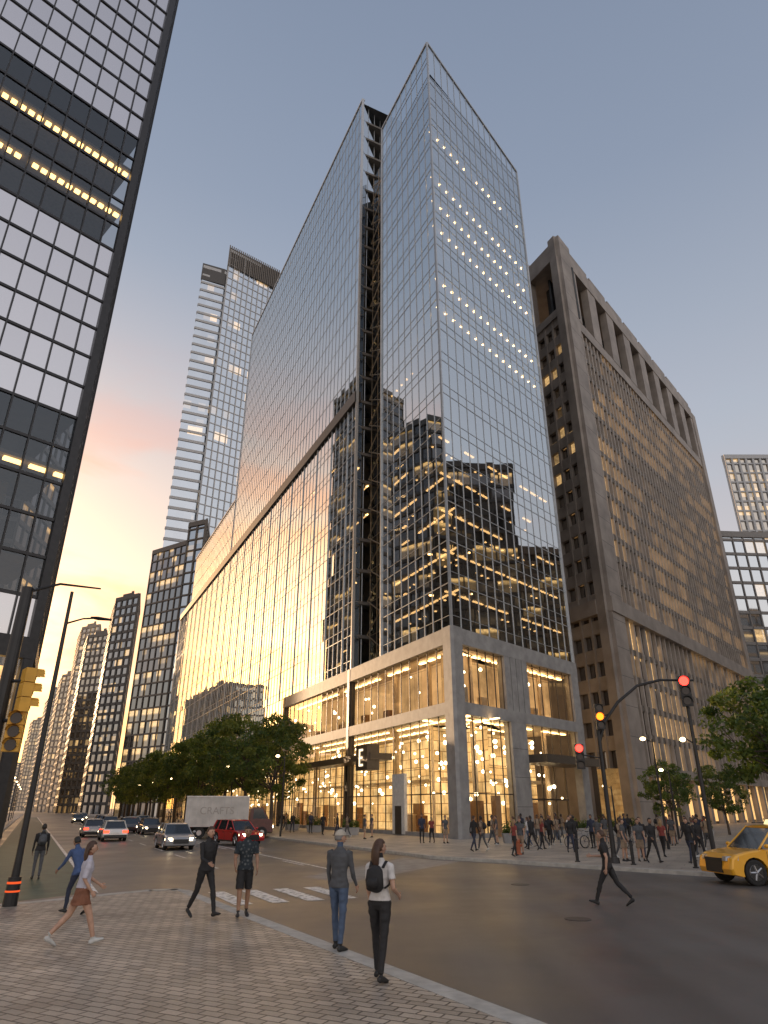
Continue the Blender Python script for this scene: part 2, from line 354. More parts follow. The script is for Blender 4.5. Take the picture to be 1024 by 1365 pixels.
# one lamp centred in each bay
for fl in (16,14,13,12,10,9):
    row(FR,.65,LR-.6,Z0+ST*fl-.45,LR/15,d=-.5,w=.24,p=.93)
for fl in (1,2,3,4,5,6):
    pr=(.95,.9,.8,.6,.35,.15)[fl-1]
    row(FR,1.0,LR-.6,Z0+ST*fl-.3,2.2,d=-1.2,w=.2,m=1,p=pr,l=1.6)
    row(FR,1.0,LR-.6,Z0+ST*fl-.3,1.1,d=-3.0,w=.2,m=1,p=pr*.6)
    row(FL,U(13.5),U(.7),Z0+ST*fl-.3,1.9,d=-1.2,w=.2,m=1,p=pr,l=1.5)
    row(FL,U(13.5),U(.7),Z0+ST*fl-.3,1.1,d=-3.0,w=.2,m=1,p=pr*.6)
row(FL,U(13.5),U(7),Z0+ST*8-.3,1.3,d=-1,w=.2,m=1,p=.7)
for fl in range(1,9):
    row(FL,U(60),U(23),Z0+ST*fl-.3,3,d=-2,w=.14,m=1,p=.14,l=1.5)
li.build('office_lights',[E_dot,E_strip],root)
# recessed atrium slot: set-back glazing with fine bracing
sl=MB(); sg_=MB()
FL.box(sl,U(21.8),U(14.2),Z0,97.5,-6.2,-5.6,0)
curtain(sg_,sl,Fr(FL.pt(U(21.8),0,-2.2)[:2],FL.pt(U(14.2),0,-2.2)[:2]),0,7.6,Z0,97.5,1.9,ST,spd=None,fmat=1)
z=Z0
while z<94:
    FL.box(sl,U(21.8),U(14.2),z-.15,z+.15,-5,-2.4,0)
    for a,b in ((21.5,14.5),(14.5,21.5)):
        sl.tube([FL.pt(U(a),z,-1.7),FL.pt(U(b),z+ST,-1.7)],[.07,.07],1,6)
    for i in range(4):
        if R.random()<.6:
            k=R.uniform(14.8,21); FL.box(sl,U(k),U(k)+R.uniform(.2,.9),z+3.3,z+3.45,-3.5,-3.2,2)
    z+=ST
M_bronze=mat('bronze_bracing',(.34,.27,.19),.4,.5)
sl.build('atrium_bracing',[M_core,M_bronze,E_strip],root); sg_.build('atrium_glass',[M_bandglass],root)
rf=MB()
rf.q([FL.pt(U(0),92.2,-.3),FR.pt(LR,92.2,-.3),(B[0]-.438*21,B[1]+.899*21,92.2),FL.pt(U(14.1),92.2,-.3)])
rf.q([FL.pt(U(92.5),115,0),FL.pt(U(21.9),115,0),FL.pt(U(21.9),115,-22),FL.pt(U(92.5),115,-22)])
for a,b,z1 in ((B,(11.2,92.9),93),((11.2,92.9),FL.pt(U(92.5),0,-22)[:2],115),(FL.pt(U(92.5),0,-22)[:2],FL.pt(U(92.5),0,0)[:2],115)):
    F=Fr(a,b); F.quad(rf,0,F.L,Z0,z1)
F=Fr(FL.pt(U(151.2),0,-22)[:2],FE); F.quad(rf,0,F.L,0,54)
rf.build('roof_and_rear_walls',[M_core],root)
# ---- podium
st=MB(); pg=MB(); pm=MB()
BANDS=((9.5,10.5),(15.4,16.8))
for (F,u0,u1) in ((FR,0,LR),(FL,U(46),U(0))):
    for z0,z1 in BANDS: F.box(st,u0+(0 if F is FL else .35),u1-(.0 if F is FR else .35),z0,z1,-.5,.32)
    F.box(st,u0,u1,0,.45,-.3,.2)
st.prism([FL.pt(U(1.0),0,.36)[:2],FL.pt(U(-.3),0,.36)[:2],FR.pt(-.2,0,.36)[:2],FR.pt(1.0,0,.36)[:2],FR.pt(.9,0,-.6)[:2],FL.pt(U(.9),0,-.6)[:2]],0,16.85,0)
for a,b,zz0,zz1 in ((7.6,11.6,10.5,15.4),(8.0,10.6,0,9.5),(20.6,LR,0,16.8)):
    FR.box(st,a,b,zz0,zz1,-.5,.30)
for u in (8.6,9.6,10.6): FR.box(st,u,u+.03,10.5,15.4,.3,.31,1)
for k in (22.0,45.4): FL.box(st,U(k+.3),U(k-.3),0,16.8,-.4,.36,1)
for z in (2.4,4.8,7.2): FR.box(st,8.0,10.6,z,z+.03,.3,.306,1)
def shopglaze(F,u0,u1,z0,z1,du,trans=()):
    n=max(1,round((u1-u0)/du)); w=(u1-u0)/n
    for i in range(n):
        ta=R.gauss(0,.002); a=u0+i*w
        pg.q([F.pt(a,z0,0),F.pt(a+w,z0,ta),F.pt(a+w,z1,ta),F.pt(a,z1,0)])
    for i in range(n+1): F.box(pm,u0+i*w-.035,u0+i*w+.035,z0,z1,-.04,.05)
    for z in trans: F.box(pm,u0,u1,z-.04,z+.04,-.04,.045)
shopglaze(FR,1.0,8.0,.45,9.5,1.4,(3.4,)); shopglaze(FR,1.0,7.6,10.5,15.4,1.3,())
shopglaze(FR,11.6,20.6,10.5,15.4,1.5,()); shopglaze(FR,10.6,20.6,6.8,9.5,1.6,())
for zr in ((.45,9.5,(3.4,)),(10.5,15.4,())):
    shopglaze(FL,U(21.7),U(1.0),zr[0],zr[1],1.75,zr[2]); shopglaze(FL,U(45.1),U(22.3),zr[0],zr[1],1.75,zr[2])
shopglaze(FL,U(151),U(46),.45,8.0,2.0,(3.4,))
FR.box(pm,10.6,20.8,6.1,6.8,-1.5,2.2)
for u in (10.7,13.2,15.7,18.1,20.4): FR.box(pm,u-.07,u+.07,.1,6.1,-1.6,-1.45)
FR.box(pm,10.6,20.6,3.0,3.15,-1.6,-1.45)
pg.q([FR.pt(10.7,.1,-1.52),FR.pt(20.4,.1,-1.52),FR.pt(20.4,6.1,-1.52),FR.pt(10.7,6.1,-1.52)])
FL.box(pm,U(41),U(11.5),6.5,7.1,.1,2.4); FL.box(pm,U(14.2),U(11.6),5.6,7.9,1.4,2.7)
for k in (18,26,34,40.5): FL.box(pm,U(k)-.05,U(k)+.05,.1,6.5,2.2,2.3)
FL.box(st,U(11.2),U(8.8),.2,5.2,-.05,.25,2)
FL.box(pm,U(10.6),U(9.4),.2,2.5,.25,.3)
st.build('podium_frame',[M_stone,M_dark,M_white],root); pg.build('shopfront_glass',[M_shopglass],root); pm.build('shopfront_mullions',[M_dkmull],root)
sg=MB()
for (a,b,z0,z1) in ((-.45,-.25,5.95,7.5),(-.25,.4,5.95,6.15),(-.25,.3,6.6,6.8),(-.25,.4,7.3,7.5)):
    FL.box(sg,U(12.9)+a,U(12.9)+b,z0,z1,2.71,2.76)
sg.build('canopy_sign',[emit('sign_glow',(1,.8,.5),2.0)],root)
# interior
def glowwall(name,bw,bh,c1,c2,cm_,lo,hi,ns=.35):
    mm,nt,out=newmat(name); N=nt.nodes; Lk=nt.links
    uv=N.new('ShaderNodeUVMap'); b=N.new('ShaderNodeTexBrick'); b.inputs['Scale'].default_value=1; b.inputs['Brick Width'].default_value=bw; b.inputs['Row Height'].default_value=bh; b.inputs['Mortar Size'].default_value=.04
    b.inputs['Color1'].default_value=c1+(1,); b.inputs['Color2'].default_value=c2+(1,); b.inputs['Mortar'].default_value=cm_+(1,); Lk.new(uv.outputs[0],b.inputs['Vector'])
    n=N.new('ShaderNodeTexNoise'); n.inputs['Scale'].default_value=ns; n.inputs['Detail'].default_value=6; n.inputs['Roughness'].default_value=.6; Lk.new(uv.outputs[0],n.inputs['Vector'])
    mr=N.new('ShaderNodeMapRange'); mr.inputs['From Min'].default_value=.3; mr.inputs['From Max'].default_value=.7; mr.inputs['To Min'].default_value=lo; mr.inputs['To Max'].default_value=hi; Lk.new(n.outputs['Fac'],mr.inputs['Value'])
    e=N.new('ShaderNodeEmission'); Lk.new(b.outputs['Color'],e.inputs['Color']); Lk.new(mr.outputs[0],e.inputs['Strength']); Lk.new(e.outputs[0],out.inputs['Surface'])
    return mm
M_int=glowwall('interior_glow_wall',1.3,.9,(1,.62,.24),(.85,.46,.15),(.40,.20,.07),.45,2.0)  # wall emits by itself: uneven room light painted into the surface
M_amber=glowwall('amber_glow_wall',1.5,5,(1,.56,.22),(.85,.45,.17),(.55,.28,.10),.35,1.15,.25)  # amber room light painted as emission on a plain wall
M_intfloor=mat('interior_floor',(.45,.36,.26),.3)
M_shelf=mat('display_wood',(.30,.17,.08),.5); M_disp=mat('display_pale',(.6,.5,.38),.5)
it=MB()
FR.quad(it,4.4,LR+1,0,9.3,-6.5,0); FL.quad(it,U(151),U(5),0,9.3,-6.5,0)
FR.quad(it,2.2,LR-.3,9.9,15.2,-3,7); FL.quad(it,U(46),U(2.4),9.9,15.2,-3,7)
for z0,z1 in ((9.5,9.9),(15.25,15.4)):
    it.prism([FL.pt(U(46),0,-.5)[:2],FL.pt(U(.5),0,-.5)[:2],FR.pt(LR-.3,0,-.5)[:2],FR.pt(LR-.3,0,-8)[:2],FR.pt(5,0,-8)[:2],FL.pt(U(6),0,-8)[:2],FL.pt(U(46),0,-8)[:2]],z0,z1,2)
it.prism([FL.pt(U(151),0,-.3)[:2],FL.pt(U(.5),0,-.3)[:2],FR.pt(LR-.3,0,-.3)[:2],FR.pt(LR-.3,0,-8)[:2],FR.pt(5,0,-8)[:2],FL.pt(U(6),0,-8)[:2],FL.pt(U(151),0,-8)[:2]],.1,.2,1)
for F,a,b in ((FR,1.5,LR-1),(FL,U(44),U(1.5)),(FL,U(150),U(47))):
    u=a
    while u<b:
        zc=[(9.45),(15.15)] if not (F is FL and u<U(46)) else [7.9]
        for z in zc:
            for d in ((-1.4,-4.4) if z<12 else (-1.2,)):
                if R.random()<.85: F.box(it,u,u+1.1,z-.08,z-.01,d-.35,d,3)
        if R.random()<.75:
            h=R.uniform(1.0,3.2); d=-R.uniform(2,5.5); F.box(it,u,u+R.uniform(.6,1.5),.2,.2+h,d-.5,d,R.choice((4,5)))
        if zc[-1]>12 and R.random()<.5:
            h=R.uniform(.8,2.0); d=-R.uniform(1,2.2); F.box(it,u,u+R.uniform(.4,1.3),9.9,9.9+h,d-.5,d,R.choice((4,5)))
        u+=1.7
for i in range(300):
    F,a,b=R.choice(((FR,1.5,LR-2),(FL,U(44),U(1.5)),(FL,U(90),U(47))))
    u=R.uniform(a,b); z=R.uniform(2.6,8.8) if (R.random()<.85 or b==U(47)) else R.uniform(12.0,14.6)
    d=-R.uniform(1,5.5) if z<10 else -R.uniform(.8,2.4)
    if b==U(47): z=min(z,7)
    it.ball(F.pt(u,z,d),R.uniform(.08,.2),6,8,5)
for F,us in ((FR,(5.5,13,18)),(FL,(U(8),U(15),U(28),U(38)))):
    for u in us: it.tube([F.pt(u,.1,-2.2),F.pt(u,15.2,-2.2)],[.25,.25],5,12)
# mezzanine edge rail
for F,a,b in ((FR,6,LR-1),(FL,U(44),U(7))):
    F.box(it,a,b,4.6,4.9,-6.4,-4.2,5); F.box(it,a,b,5.85,5.9,-4.3,-4.25,4)
it.build('lit_interior',[M_int,M_intfloor,M_disp,E_warm,M_shelf,M_disp,emit('pendant_lamp',(1,.78,.45),9),M_amber],root)

# ------------------------------------------------------------------ generic blocks
def block(name,poly,z1,style,z0=0):
    """poly counter-clockwise seen from above"""
    rt=empty(name); gm=MB(); fm=MB(); n=len(poly)
    du,dz,glass,frame,vw,vd,hw,hd=style
    for i in range(n):
        F=Fr(poly[i],poly[(i+1)%n])
        F.quad(gm,0,F.L,z0,z1)
        k=max(1,round(F.L/du)); w=F.L/k
        if vw:
            for j in range(k+1): F.box(fm,max(-.05,j*w-vw/2),min(F.L+.05,j*w+vw/2),z0,z1,.0,vd)
        if hw:
            z=z0+dz
            while z<z1: F.box(fm,0,F.L,z-hw/2,z+hw/2,.0,hd); z+=dz
        F.box(fm,-.1,F.L+.1,z1-1.2,z1+.4,-.6,max(vd,hd)+.12)
    gm.q([(p[0],p[1],z1-.3) for p in poly])
    if n==4 and z1<200:
        cx=sum(p[0] for p in poly)/n; cy=sum(p[1] for p in poly)/n
        fm.prism([(cx+(p[0]-cx)*.5,cy+(p[1]-cy)*.5) for p in poly],z1-.2,z1+4)
        fm.prism([(cx+(p[0]-cx)*.12+2,cy+(p[1]-cy)*.12) for p in poly],z1+4.01,z1+7)
    gm.build('window_walls',[glass],rt); fm.build('frames_and_spandrels',[frame],rt); return rt
CG_dark=cellglass('glass_dark_warm',3,3.8,.20,(.03,.028,.028),.45,es=.7)
CG_blue=cellglass('glass_blue',3,4,.14,(.08,.095,.11),.65,es=.6,gl=(.78,.84,.9))
CG_tanhaze=cellglass('glass_tan_haze',2.4,3.6,.20,(.10,.085,.07),.5,es=.6,seed=3,gl=(.85,.8,.72))  # warm tint and stronger sky mirror, distant haze put into the glass
CG_goldrefl=cellglass('glass_gold_reflection',2.2,3.9,.30,(.04,.036,.032),.35,es=.9,seed=5,lo=.45)  # emissive cells stand in for gold reflections on the midrise
CG_opp=cellglass('glass_opposite',5.2,3.9,.27,(.04,.038,.036),.2,es=1.0,seed=7,lo=.6,rough=.08,gl=(.6,.6,.62),litcol=(1,.58,.2))
M_gray=mat('facade_gray',(.26,.25,.24),.7); M_tanhaze=mat('facade_tan_haze',(.36,.30,.235),.7); M_dkf=mat('facade_dark',(.075,.07,.066),.5); M_lt=mat('facade_light',(.45,.46,.47),.6); M_mid=mat('facade_bronze',(.15,.13,.11),.55)  # tan frame colour lightened and warmed to include distant haze
def sty(glass,frame,du=3,dz=3.9,vw=.5,vd=.4,hw=.9,hd=.25): return (du,dz,glass,frame,vw,vd,hw,hd)
def azr(a,Y): return (a*Y,Y)
p=azr(-.308,240)
block('slender_skyscraper',[p,(p[0]+21,p[1]+17),(p[0]+15,p[1]+40),(p[0]-7,p[1]+22)],248,sty(CG_blue,M_lt,2.6,4.2,.35,.35,.35,.2))
q=azr(-.3575,236)
block('slender_skyscraper.001',[(q[0],q[1]),(q[0]+9,q[1]+4),(q[0]+14,q[1]+8),(q[0]+14,q[1]+30),(q[0]-3,q[1]+20)],234,sty(CG_blue,M_lt,3.2,4.4,.0,.3,1.1,.3))
cr=MB(); cr.prism([(p[0]-.5,p[1]-.5),(p[0]+21.5,p[1]+16.5),(p[0]+15,p[1]+40.5),(p[0]-7.5,p[1]+22.5)],238,249.5,0)
F=Fr((p[0]-.5,p[1]-.5),(p[0]+21.5,p[1]+16.5))
for i in range(28): F.box(cr,i*F.L/28,i*F.L/28+.4,238,250.5,0,.5,1)
cr.prism([(q[0]-.4,q[1]-.4),(q[0]+9,q[1]+3.5),(q[0]+14,q[1]+8),(q[0]+14,q[1]+30),(q[0]-3.4,q[1]+20)],226,235.5,0)
cr.build('mechanical_crown',[M_dkf,M_mid],bpy.data.objects['slender_skyscraper'])
block('dark_midrise_tower',[azr(-.371,222),azr(-.318,212),azr(-.30,240),azr(-.365,260)],86,sty(CG_goldrefl,M_mid,3,3.9,.3,.3,.5,.3))
block('dark_midrise_tower.001',[azr(-.318,211),azr(-.292,208),azr(-.28,235),azr(-.31,240)],92,sty(CG_blue,M_mid,3,3.9,.5,.4,.5,.4))
for i,(a0,a1,Y,h,g_,f_) in enumerate(((-.417,-.383,300,93,CG_dark,M_dkf),(-.4506,-.414,370,92,CG_tanhaze,M_mid),(-.462,-.436,430,112,CG_tanhaze,M_tanhaze),(-.478,-.455,470,88,CG_tanhaze,M_tanhaze),(-.492,-.474,600,92,CG_tanhaze,M_gray),(-.508,-.488,800,96,CG_tanhaze,M_tanhaze),(-.545,-.515,900,55,CG_tanhaze,M_gray),(-.486,-.462,900,150,CG_tanhaze,M_gray),(-.51,-.47,1300,120,CG_tanhaze,M_gray))):
    P=azr(a0,Y+4); Q=azr(a1,Y-4)
    block('distant_tower' if i==0 else 'distant_tower.%03d'%i,[P,Q,azr(a1+.004,Y+28),azr(a0-.004,Y+34)],h,sty(g_,f_,4,4,.8,.4,1.2,.4))
block('background_tower',[azr(.583,215),azr(.80,215),azr(.82,250),azr(.585,245)],121,sty(CG_tanhaze,M_lt,2.6,3.8,.7,.6,.6,.4))
block('glass_office_block',[azr(.548,165),(150,170),(150,200),azr(.56,195)],70,sty(CG_blue,M_gray,3,4,.3,.3,.7,.3))
SF=sty(CG_opp,M_mid,5.2,3.9,.3,.25,1.0,.3); SF2=sty(CG_opp,M_dkf,2.6,3.9,.3,.25,.8,.3)
block('opposite_office_block',[(-92,86),(-62,103),(-63,116),(-98,122)],90,SF2)
block('opposite_office_tower',[(-98,138),(-78,141),(-84,156),(-104,158)],128,SF)
block('opposite_street_block',[(-98,40),(-66,60),(-66,84),(-98,84)],60,SF)
block('opposite_street_block.001',[(-155,215),(-132,225),(-150,262),(-170,255)],30,sty(CG_tanhaze,M_tanhaze))
block('opposite_street_block.002',[(-192,300),(-172,312),(-200,380),(-220,370)],62,sty(CG_tanhaze,M_mid))
block('east_side_block',[(92,50),(125,50),(125,90),(92,90)],80,SF2)
block('east_side_block.001',[(113,93),(142,93),(142,112),(113,112)],66,SF)
block('east_side_block.002',[(84,2),(115,2),(115,47),(84,47)],48,SF)

# ------------------------------------------------------------------ brown stone building
def brown():
    rt=empty('brown_granite_tower')
    a=rad(40.6); d=Vector((math.sin(a),math.cos(a)))
    C=Vector((30.6,88.0)); E=C+d*73.6
    F1=Fr(tuple(C),tuple(E)); L=F1.L
    back=C+SD*34; F2=Fr(tuple(back),tuple(C))
    CGb=cellglass('brown_windows',1.54,3.6,.33,(.04,.034,.028),.35,gl=(.7,.65,.6),es=.8,seed=9)
    CGs=cellglass('brown_side_windows',2.0,3.8,.16,(.04,.034,.028),.35,gl=(.7,.65,.6),es=.6,seed=2)
    gm=MB(); F1.quad(gm,0,L,0,79,-.35); F2.quad(gm,0,F2.L,0,79,-.55,1); gm.build('windows',[CGb,CGs],rt)
    w=MB(); fn=MB()
    top=95.6
    F1.box(w,-.02,4.2,0,top,-1.2,.55); F1.box(w,L-2.6,L,0,93,-1.2,.5)
    F1.box(w,4.2,L-2.6,77.5,79.5,-1,.3); F1.box(w,4.2,L-2.6,91.0,94.0,-1,.45)
    nb=8; seg=(L-6.8)/nb
    for i in range(nb+1):
        u=4.2+i*seg; F1.box(w,u-1.7,u+1.7,79.5,91.0,-1,.35)
        if i<nb: F1.box(w,u+seg/2-.15,u+seg/2+.15,79.5,91,-1.6,-1.2,1); F1.box(w,u,u+seg,84.8,85.2,-1.7,-1.3,1)
        if i<nb: F1.box(w,u+.6,u+seg-.6,94.0,95.3,-1,.25)
    F1.box(w,4.2,L-2.6,79.5,91,-4.2,-3.8,1); F2.box(w,F2.L-8,F2.L-1,79.5,91,-4.2,-3.8,1)
    nf=44; fw=(L-6.8)/nf
    for i in range(nf+1): F1.box(fn,4.2+i*fw-.17,4.2+i*fw+.17,29,77.5,-.3,.10)
    z=29+3.6
    while z<77: F1.box(fn,4.2,L-2.6,z-.45,z+.45,-.32,-.02,1); z+=3.6
    F1.box(w,-.1,L+.1,26.8,28.9,-.8,.75)
    nf2=32; fw=(L-6.8)/nf2
    for i in range(nf2+1): F1.box(fn,4.2+i*fw-.25,4.2+i*fw+.25,7.2,26.8,-.3,.16)
    z=11
    while z<26: F1.box(fn,4.2,L-2.6,z-.4,z+.4,-.32,-.05,1); z+=3.8
    F1.box(w,4.2,L-2.6,6.0,7.2,-.8,.6)
    for i in range(12): F1.box(w,6+i*5.5,7.2+i*5.5,0,6.0,-.6,.4)
    z=3
    while z<95: F1.box(w,-.0,4.2,z,z+.05,.55,.553,1); z+=3.8
    L2=F2.L
    F2.box(w,L2-1.6,L2+.0,0,top,-1.0,.50); F2.box(w,L2-9.4,L2-7.6,0,top,-1,.4)
    F2.box(w,0,L2-1.6,26.8,28.9,-.8,.6); F2.box(w,0,L2,91,94.6,-1,.45)
    F2.box(w,L2-7.6,L2-1.6,79,80.5,-.8,.3)
    z=10
    while z<79:
        F2.box(w,L2-7.6,L2-1.6,z-.9,z+.9,-.52,.0); z+=3.8
    for uu in (L2-5.6,L2-3.6): F2.box(w,uu-.2,uu+.2,7,79,-.5,.1)
    F2.box(w,0,L2-9.4,0,94,-.6,.1)
    w.build('granite_walls',[M_brown,M_core],rt); fn.build('granite_fins',[M_brown2,M_mid],rt)
    s=MB()
    for i in range(12):
        if R.random()<.85: F1.box(s,7.6+i*5.5,11+i*5.5,.5,5.4,-.34,-.26)
    for i in range(9):
        z=33.2+i*3.8-.7; F2.box(s,L2-5.2,L2-4.0,z-.6,z+.9,-.5,-.45)
    s.build('lit_windows',[emit('window_glow',(1,.55,.2),1.3)],rt)
    rf=MB(); rf.q([tuple(C)+(92.,),tuple(E)+(92.,),tuple(E+SD*34)+(92.,),tuple(back)+(92.,)])
    F=Fr(tuple(E),tuple(E+SD*34)); F.quad(rf,0,F.L,0,93)
    rf.build('roof',[M_brown],rt)
brown()
# ------------------------------------------------------------------ left dark grid tower
def lefttower():
    rt=empty('grid_facade_tower')
    E=Vector((-26.6,50.0)); r=Vector((.70,.714)).normalized(); S=E-r*42
    F=Fr(tuple(S),tuple(E)); L=F.L
    G=Fr(tuple(E),tuple(E+SD*13))
    M_pane=cellglass('tower_panes',1.95,3.25,-.3,(.13,.13,.145),.60,gl=(.88,.87,.90),es=0,rough=.03)
    gm=MB(); fm=MB()
    H=118; bands=((53.0,69.2),(17.2,33.5))  # dark clear glass in these bands replaces a dark building's reflection
    def inb(z): return any(a<=z<=b for a,b in bands)
    dz=3.25; du=1.95
    def zone(FF,L):
        n=round(L/du); w=L/n
        z=14.0
        while z<H:
            for i in range(n):
                a=i*w; band=inb(z+dz/2)
                ta,tb=R.gauss(0,.003),R.gauss(0,.003)
                P=lambda u,zz: FF.pt(u,zz,ta*(u-a)+tb*(zz-z))
                gm.q([P(a,z),P(a+w,z),P(a+w,z+dz),P(a,z+dz)],1 if band else 0,[(i*1.95+.1,z-14+.1),(i*1.95+1.8,z-14+.1),(i*1.95+1.8,z-14+dz-.1),(i*1.95+.1,z-14+dz-.1)])
            FF.box(fm,0,L,z-.12,z+.12,-.1,.12); z+=dz
        for i in range(n+1): FF.box(fm,i*w-.06,i*w+.06,14,H,-.1,.15)
    zone(F,L); zone(G,G.L)
    F.box(fm,L-.5,L+.18,0,H,-.3,.3); F.box(fm,0,L,12.5,14,-.4,.35); G.box(fm,0,G.L,12.5,14,-.4,.35)
    G.box(fm,G.L-.4,G.L,0,H,-.3,.3)
    for i in range(10): F.box(fm,L-.6-i*4,L-.2-i*4,0,12.5,-.5,.25)
    fm.build('dark_frame',[M_dark],rt); gm.build('panes',[M_pane,M_bandglass],rt)
    s=MB()
    for z in (58.9,64.9,28.6,20.5):
        s.prism([F.pt(0,0,-.4)[:2],F.pt(L-.4,0,-.4)[:2],F.pt(L-.4,0,-9)[:2],F.pt(0,0,-9)[:2]],z-.2,z+.1,0)
    s.prism([F.pt(0,0,-6)[:2],F.pt(L-3,0,-6)[:2],F.pt(L-3,0,-12.5)[:2],F.pt(0,0,-12.5)[:2]],0,H-1,1)
    for za,zb in ((69.2,H-2),(33.6,52.8)):
        s.prism([F.pt(0,0,-.3)[:2],F.pt(L-.3,0,-.3)[:2],F.pt(L-.3,0,-12.5)[:2],F.pt(0,0,-12.5)[:2]],za,zb,1)
    s.build('floors',[M_slab,M_core],rt)
    l=MB()
    for zz,st_,p,ln in ((64.65,.8,.97,.5),(58.65,.8,.97,.5),(28.35,2.0,.85,1.4)):
        u=1
        while u<L-.5:
            if R.random()<p: F.box(l,u,u+ln,zz-.25,zz,-1.2,-.8)
            u+=st_
    l.build('ceiling_lights',[emit('lobby_row',(1,.58,.18),7)],rt)
    lb=MB(); F.quad(lb,0,L,0,12.5,-3.9); lb.build('lobby_glow_wall',[M_int],rt)  # self-glowing wall carries the lobby light
    lg=MB(); F.quad(lg,0,L,.1,12.5,0); lg.build('lobby_glass',[M_shopglass],rt)
lefttower()

# ------------------------------------------------------------------ trees
M_bark=mat('bark',(.09,.07,.055),.9,0,.3,8,.5)
def leafmat(name,c):
    m,nt,out=newmat(name); N=nt.nodes; Lk=nt.links
    d=N.new('ShaderNodeBsdfPrincipled'); d.inputs['Roughness'].default_value=.5
    t=N.new('ShaderNodeBsdfTranslucent'); t.inputs['Color'].default_value=(c[0]*1.8,c[1]*1.7,c[2]*.8,1)
    mx=N.new('ShaderNodeMixShader'); mx.inputs[0].default_value=.4; Lk.new(d.outputs[0],mx.inputs[1]); Lk.new(t.outputs[0],mx.inputs[2]); Lk.new(mx.outputs[0],out.inputs['Surface'])
    tc=N.new('ShaderNodeTexCoord'); n=N.new('ShaderNodeTexNoise'); n.inputs['Scale'].default_value=1.3; Lk.new(tc.outputs['Object'],n.inputs['Vector'])
    cr=N.new('ShaderNodeValToRGB'); cr.color_ramp.elements[0].color=[x*.6 for x in c]+[1]; cr.color_ramp.elements[1].color=[min(1,x*1.6) for x in c]+[1]; Lk.new(n.outputs['Fac'],cr.inputs[0]); Lk.new(cr.outputs[0],d.inputs['Base Color'])
    return m
LM=[leafmat('leaf_a',(.10,.145,.032)),leafmat('leaf_b',(.06,.10,.026)),leafmat('leaf_c',(.16,.19,.045))]
def treemesh(name,H,rx,seed,ncl=82,nl=100,ls=.21):
    r=random.Random(seed); mb=MB()
    th=H*.30
    pts=[(0,0,0),(r.uniform(-.1,.1),r.uniform(-.1,.1),th*.5),(r.uniform(-.15,.15),r.uniform(-.15,.15),th),(r.uniform(-.3,.3),r.uniform(-.3,.3),H*.6),(0,0,H*.85)]
    k=H/12
    mb.tube(pts,[.26*k,.19*k,.17*k,.10*k,.03*k],0,8)
    cz=H*.62; rz=H*.38
    cl=[]
    while len(cl)<ncl:
        x,y,z=r.uniform(-1,1),r.uniform(-1,1),r.uniform(-1,1)
        d=x*x+y*y+z*z
        if d>1 or d<.12: continue
        if z<-.4 and d>.8: continue
        s_=1+.18*math.sin(3*math.atan2(y,x)+seed)
        cl.append((x*rx*s_,y*rx*s_,cz+z*rz))
    for c in r.sample(cl,16):
        b=Vector(pts[2])+(Vector(pts[3])-Vector(pts[2]))*r.uniform(0,1); e=Vector(c); mid=(b+e)/2+Vector((0,0,-.15*(e-b).length+.3))
        mb.tube([b,mid,e],[.09*k,.05*k,.015*k],0,5)
    for c in cl:
        cr_=r.uniform(.5,1.15)*k*1.0; mi=r.choice((1,1,2,2,3))
        for i in range(nl):
            while True:
                v=Vector((r.uniform(-1,1),r.uniform(-1,1),r.uniform(-1,1)))
                if v.length<1: break
            p=Vector(c)+Vector((v.x*cr_,v.y*cr_,v.z*cr_*.7))
            a=Vector((r.gauss(0,1),r.gauss(0,1),r.gauss(0,1))).normalized(); b=a.cross(Vector((r.gauss(0,1),r.gauss(0,1),r.gauss(0,1)))).normalized()
            s_=ls*r.uniform(.6,1.2); a=a*s_; b=b*s_*.6
            mb.q([p-a,p-b*.8,p+a,p+b*.8],mi if r.random()<.8 else 3)
    return mb.mesh(name,[M_bark]+LM)
TM=[treemesh('tree_mesh_%d'%i,12,4.6,31+i*7) for i in range(3)]
def puttree(x,y,s,k,rot,z=.13,sz=None,name='street_tree'):
    o=bpy.data.objects.new(name,TM[k]); scene.collection.objects.link(o); o.location=(x,y,z); o.scale=(s,s,sz or s); o.rotation_euler=(0,0,rot)
for i in range(16):
    b=off(kr0,34.5+i*8.6,2.4)
    puttree(b[0]+R.uniform(-.3,.3),b[1],R.uniform(.92,1.08),i%3,R.uniform(0,6.3))
puttree(21.8,38,.78,1,2.0); puttree(25.5,42,.85,0,1.0); puttree(24.5,34.5,.7,2,4.0)
puttree(24.5,62,.5,0,4.0); puttree(31,66,.5,1,3.0)
hg=MB(); rr=random.Random(5)
for i in range(2600):
    t=rr.uniform(0,26); b=off(lk0,28+t*1.0,-1.2+rr.uniform(-.5,.5)); p=Vector((b[0],b[1],.13+rr.uniform(.05,1.1)))
    a=Vector((rr.gauss(0,1),rr.gauss(0,1),rr.gauss(0,1))).normalized()*.14; c=a.cross(Vector((rr.gauss(0,1),rr.gauss(0,1),1))).normalized()*.08
    hg.q([p-a,p-c,p+a,p+c],rr.choice((0,1,1)))
hg.build('hedge',LM)

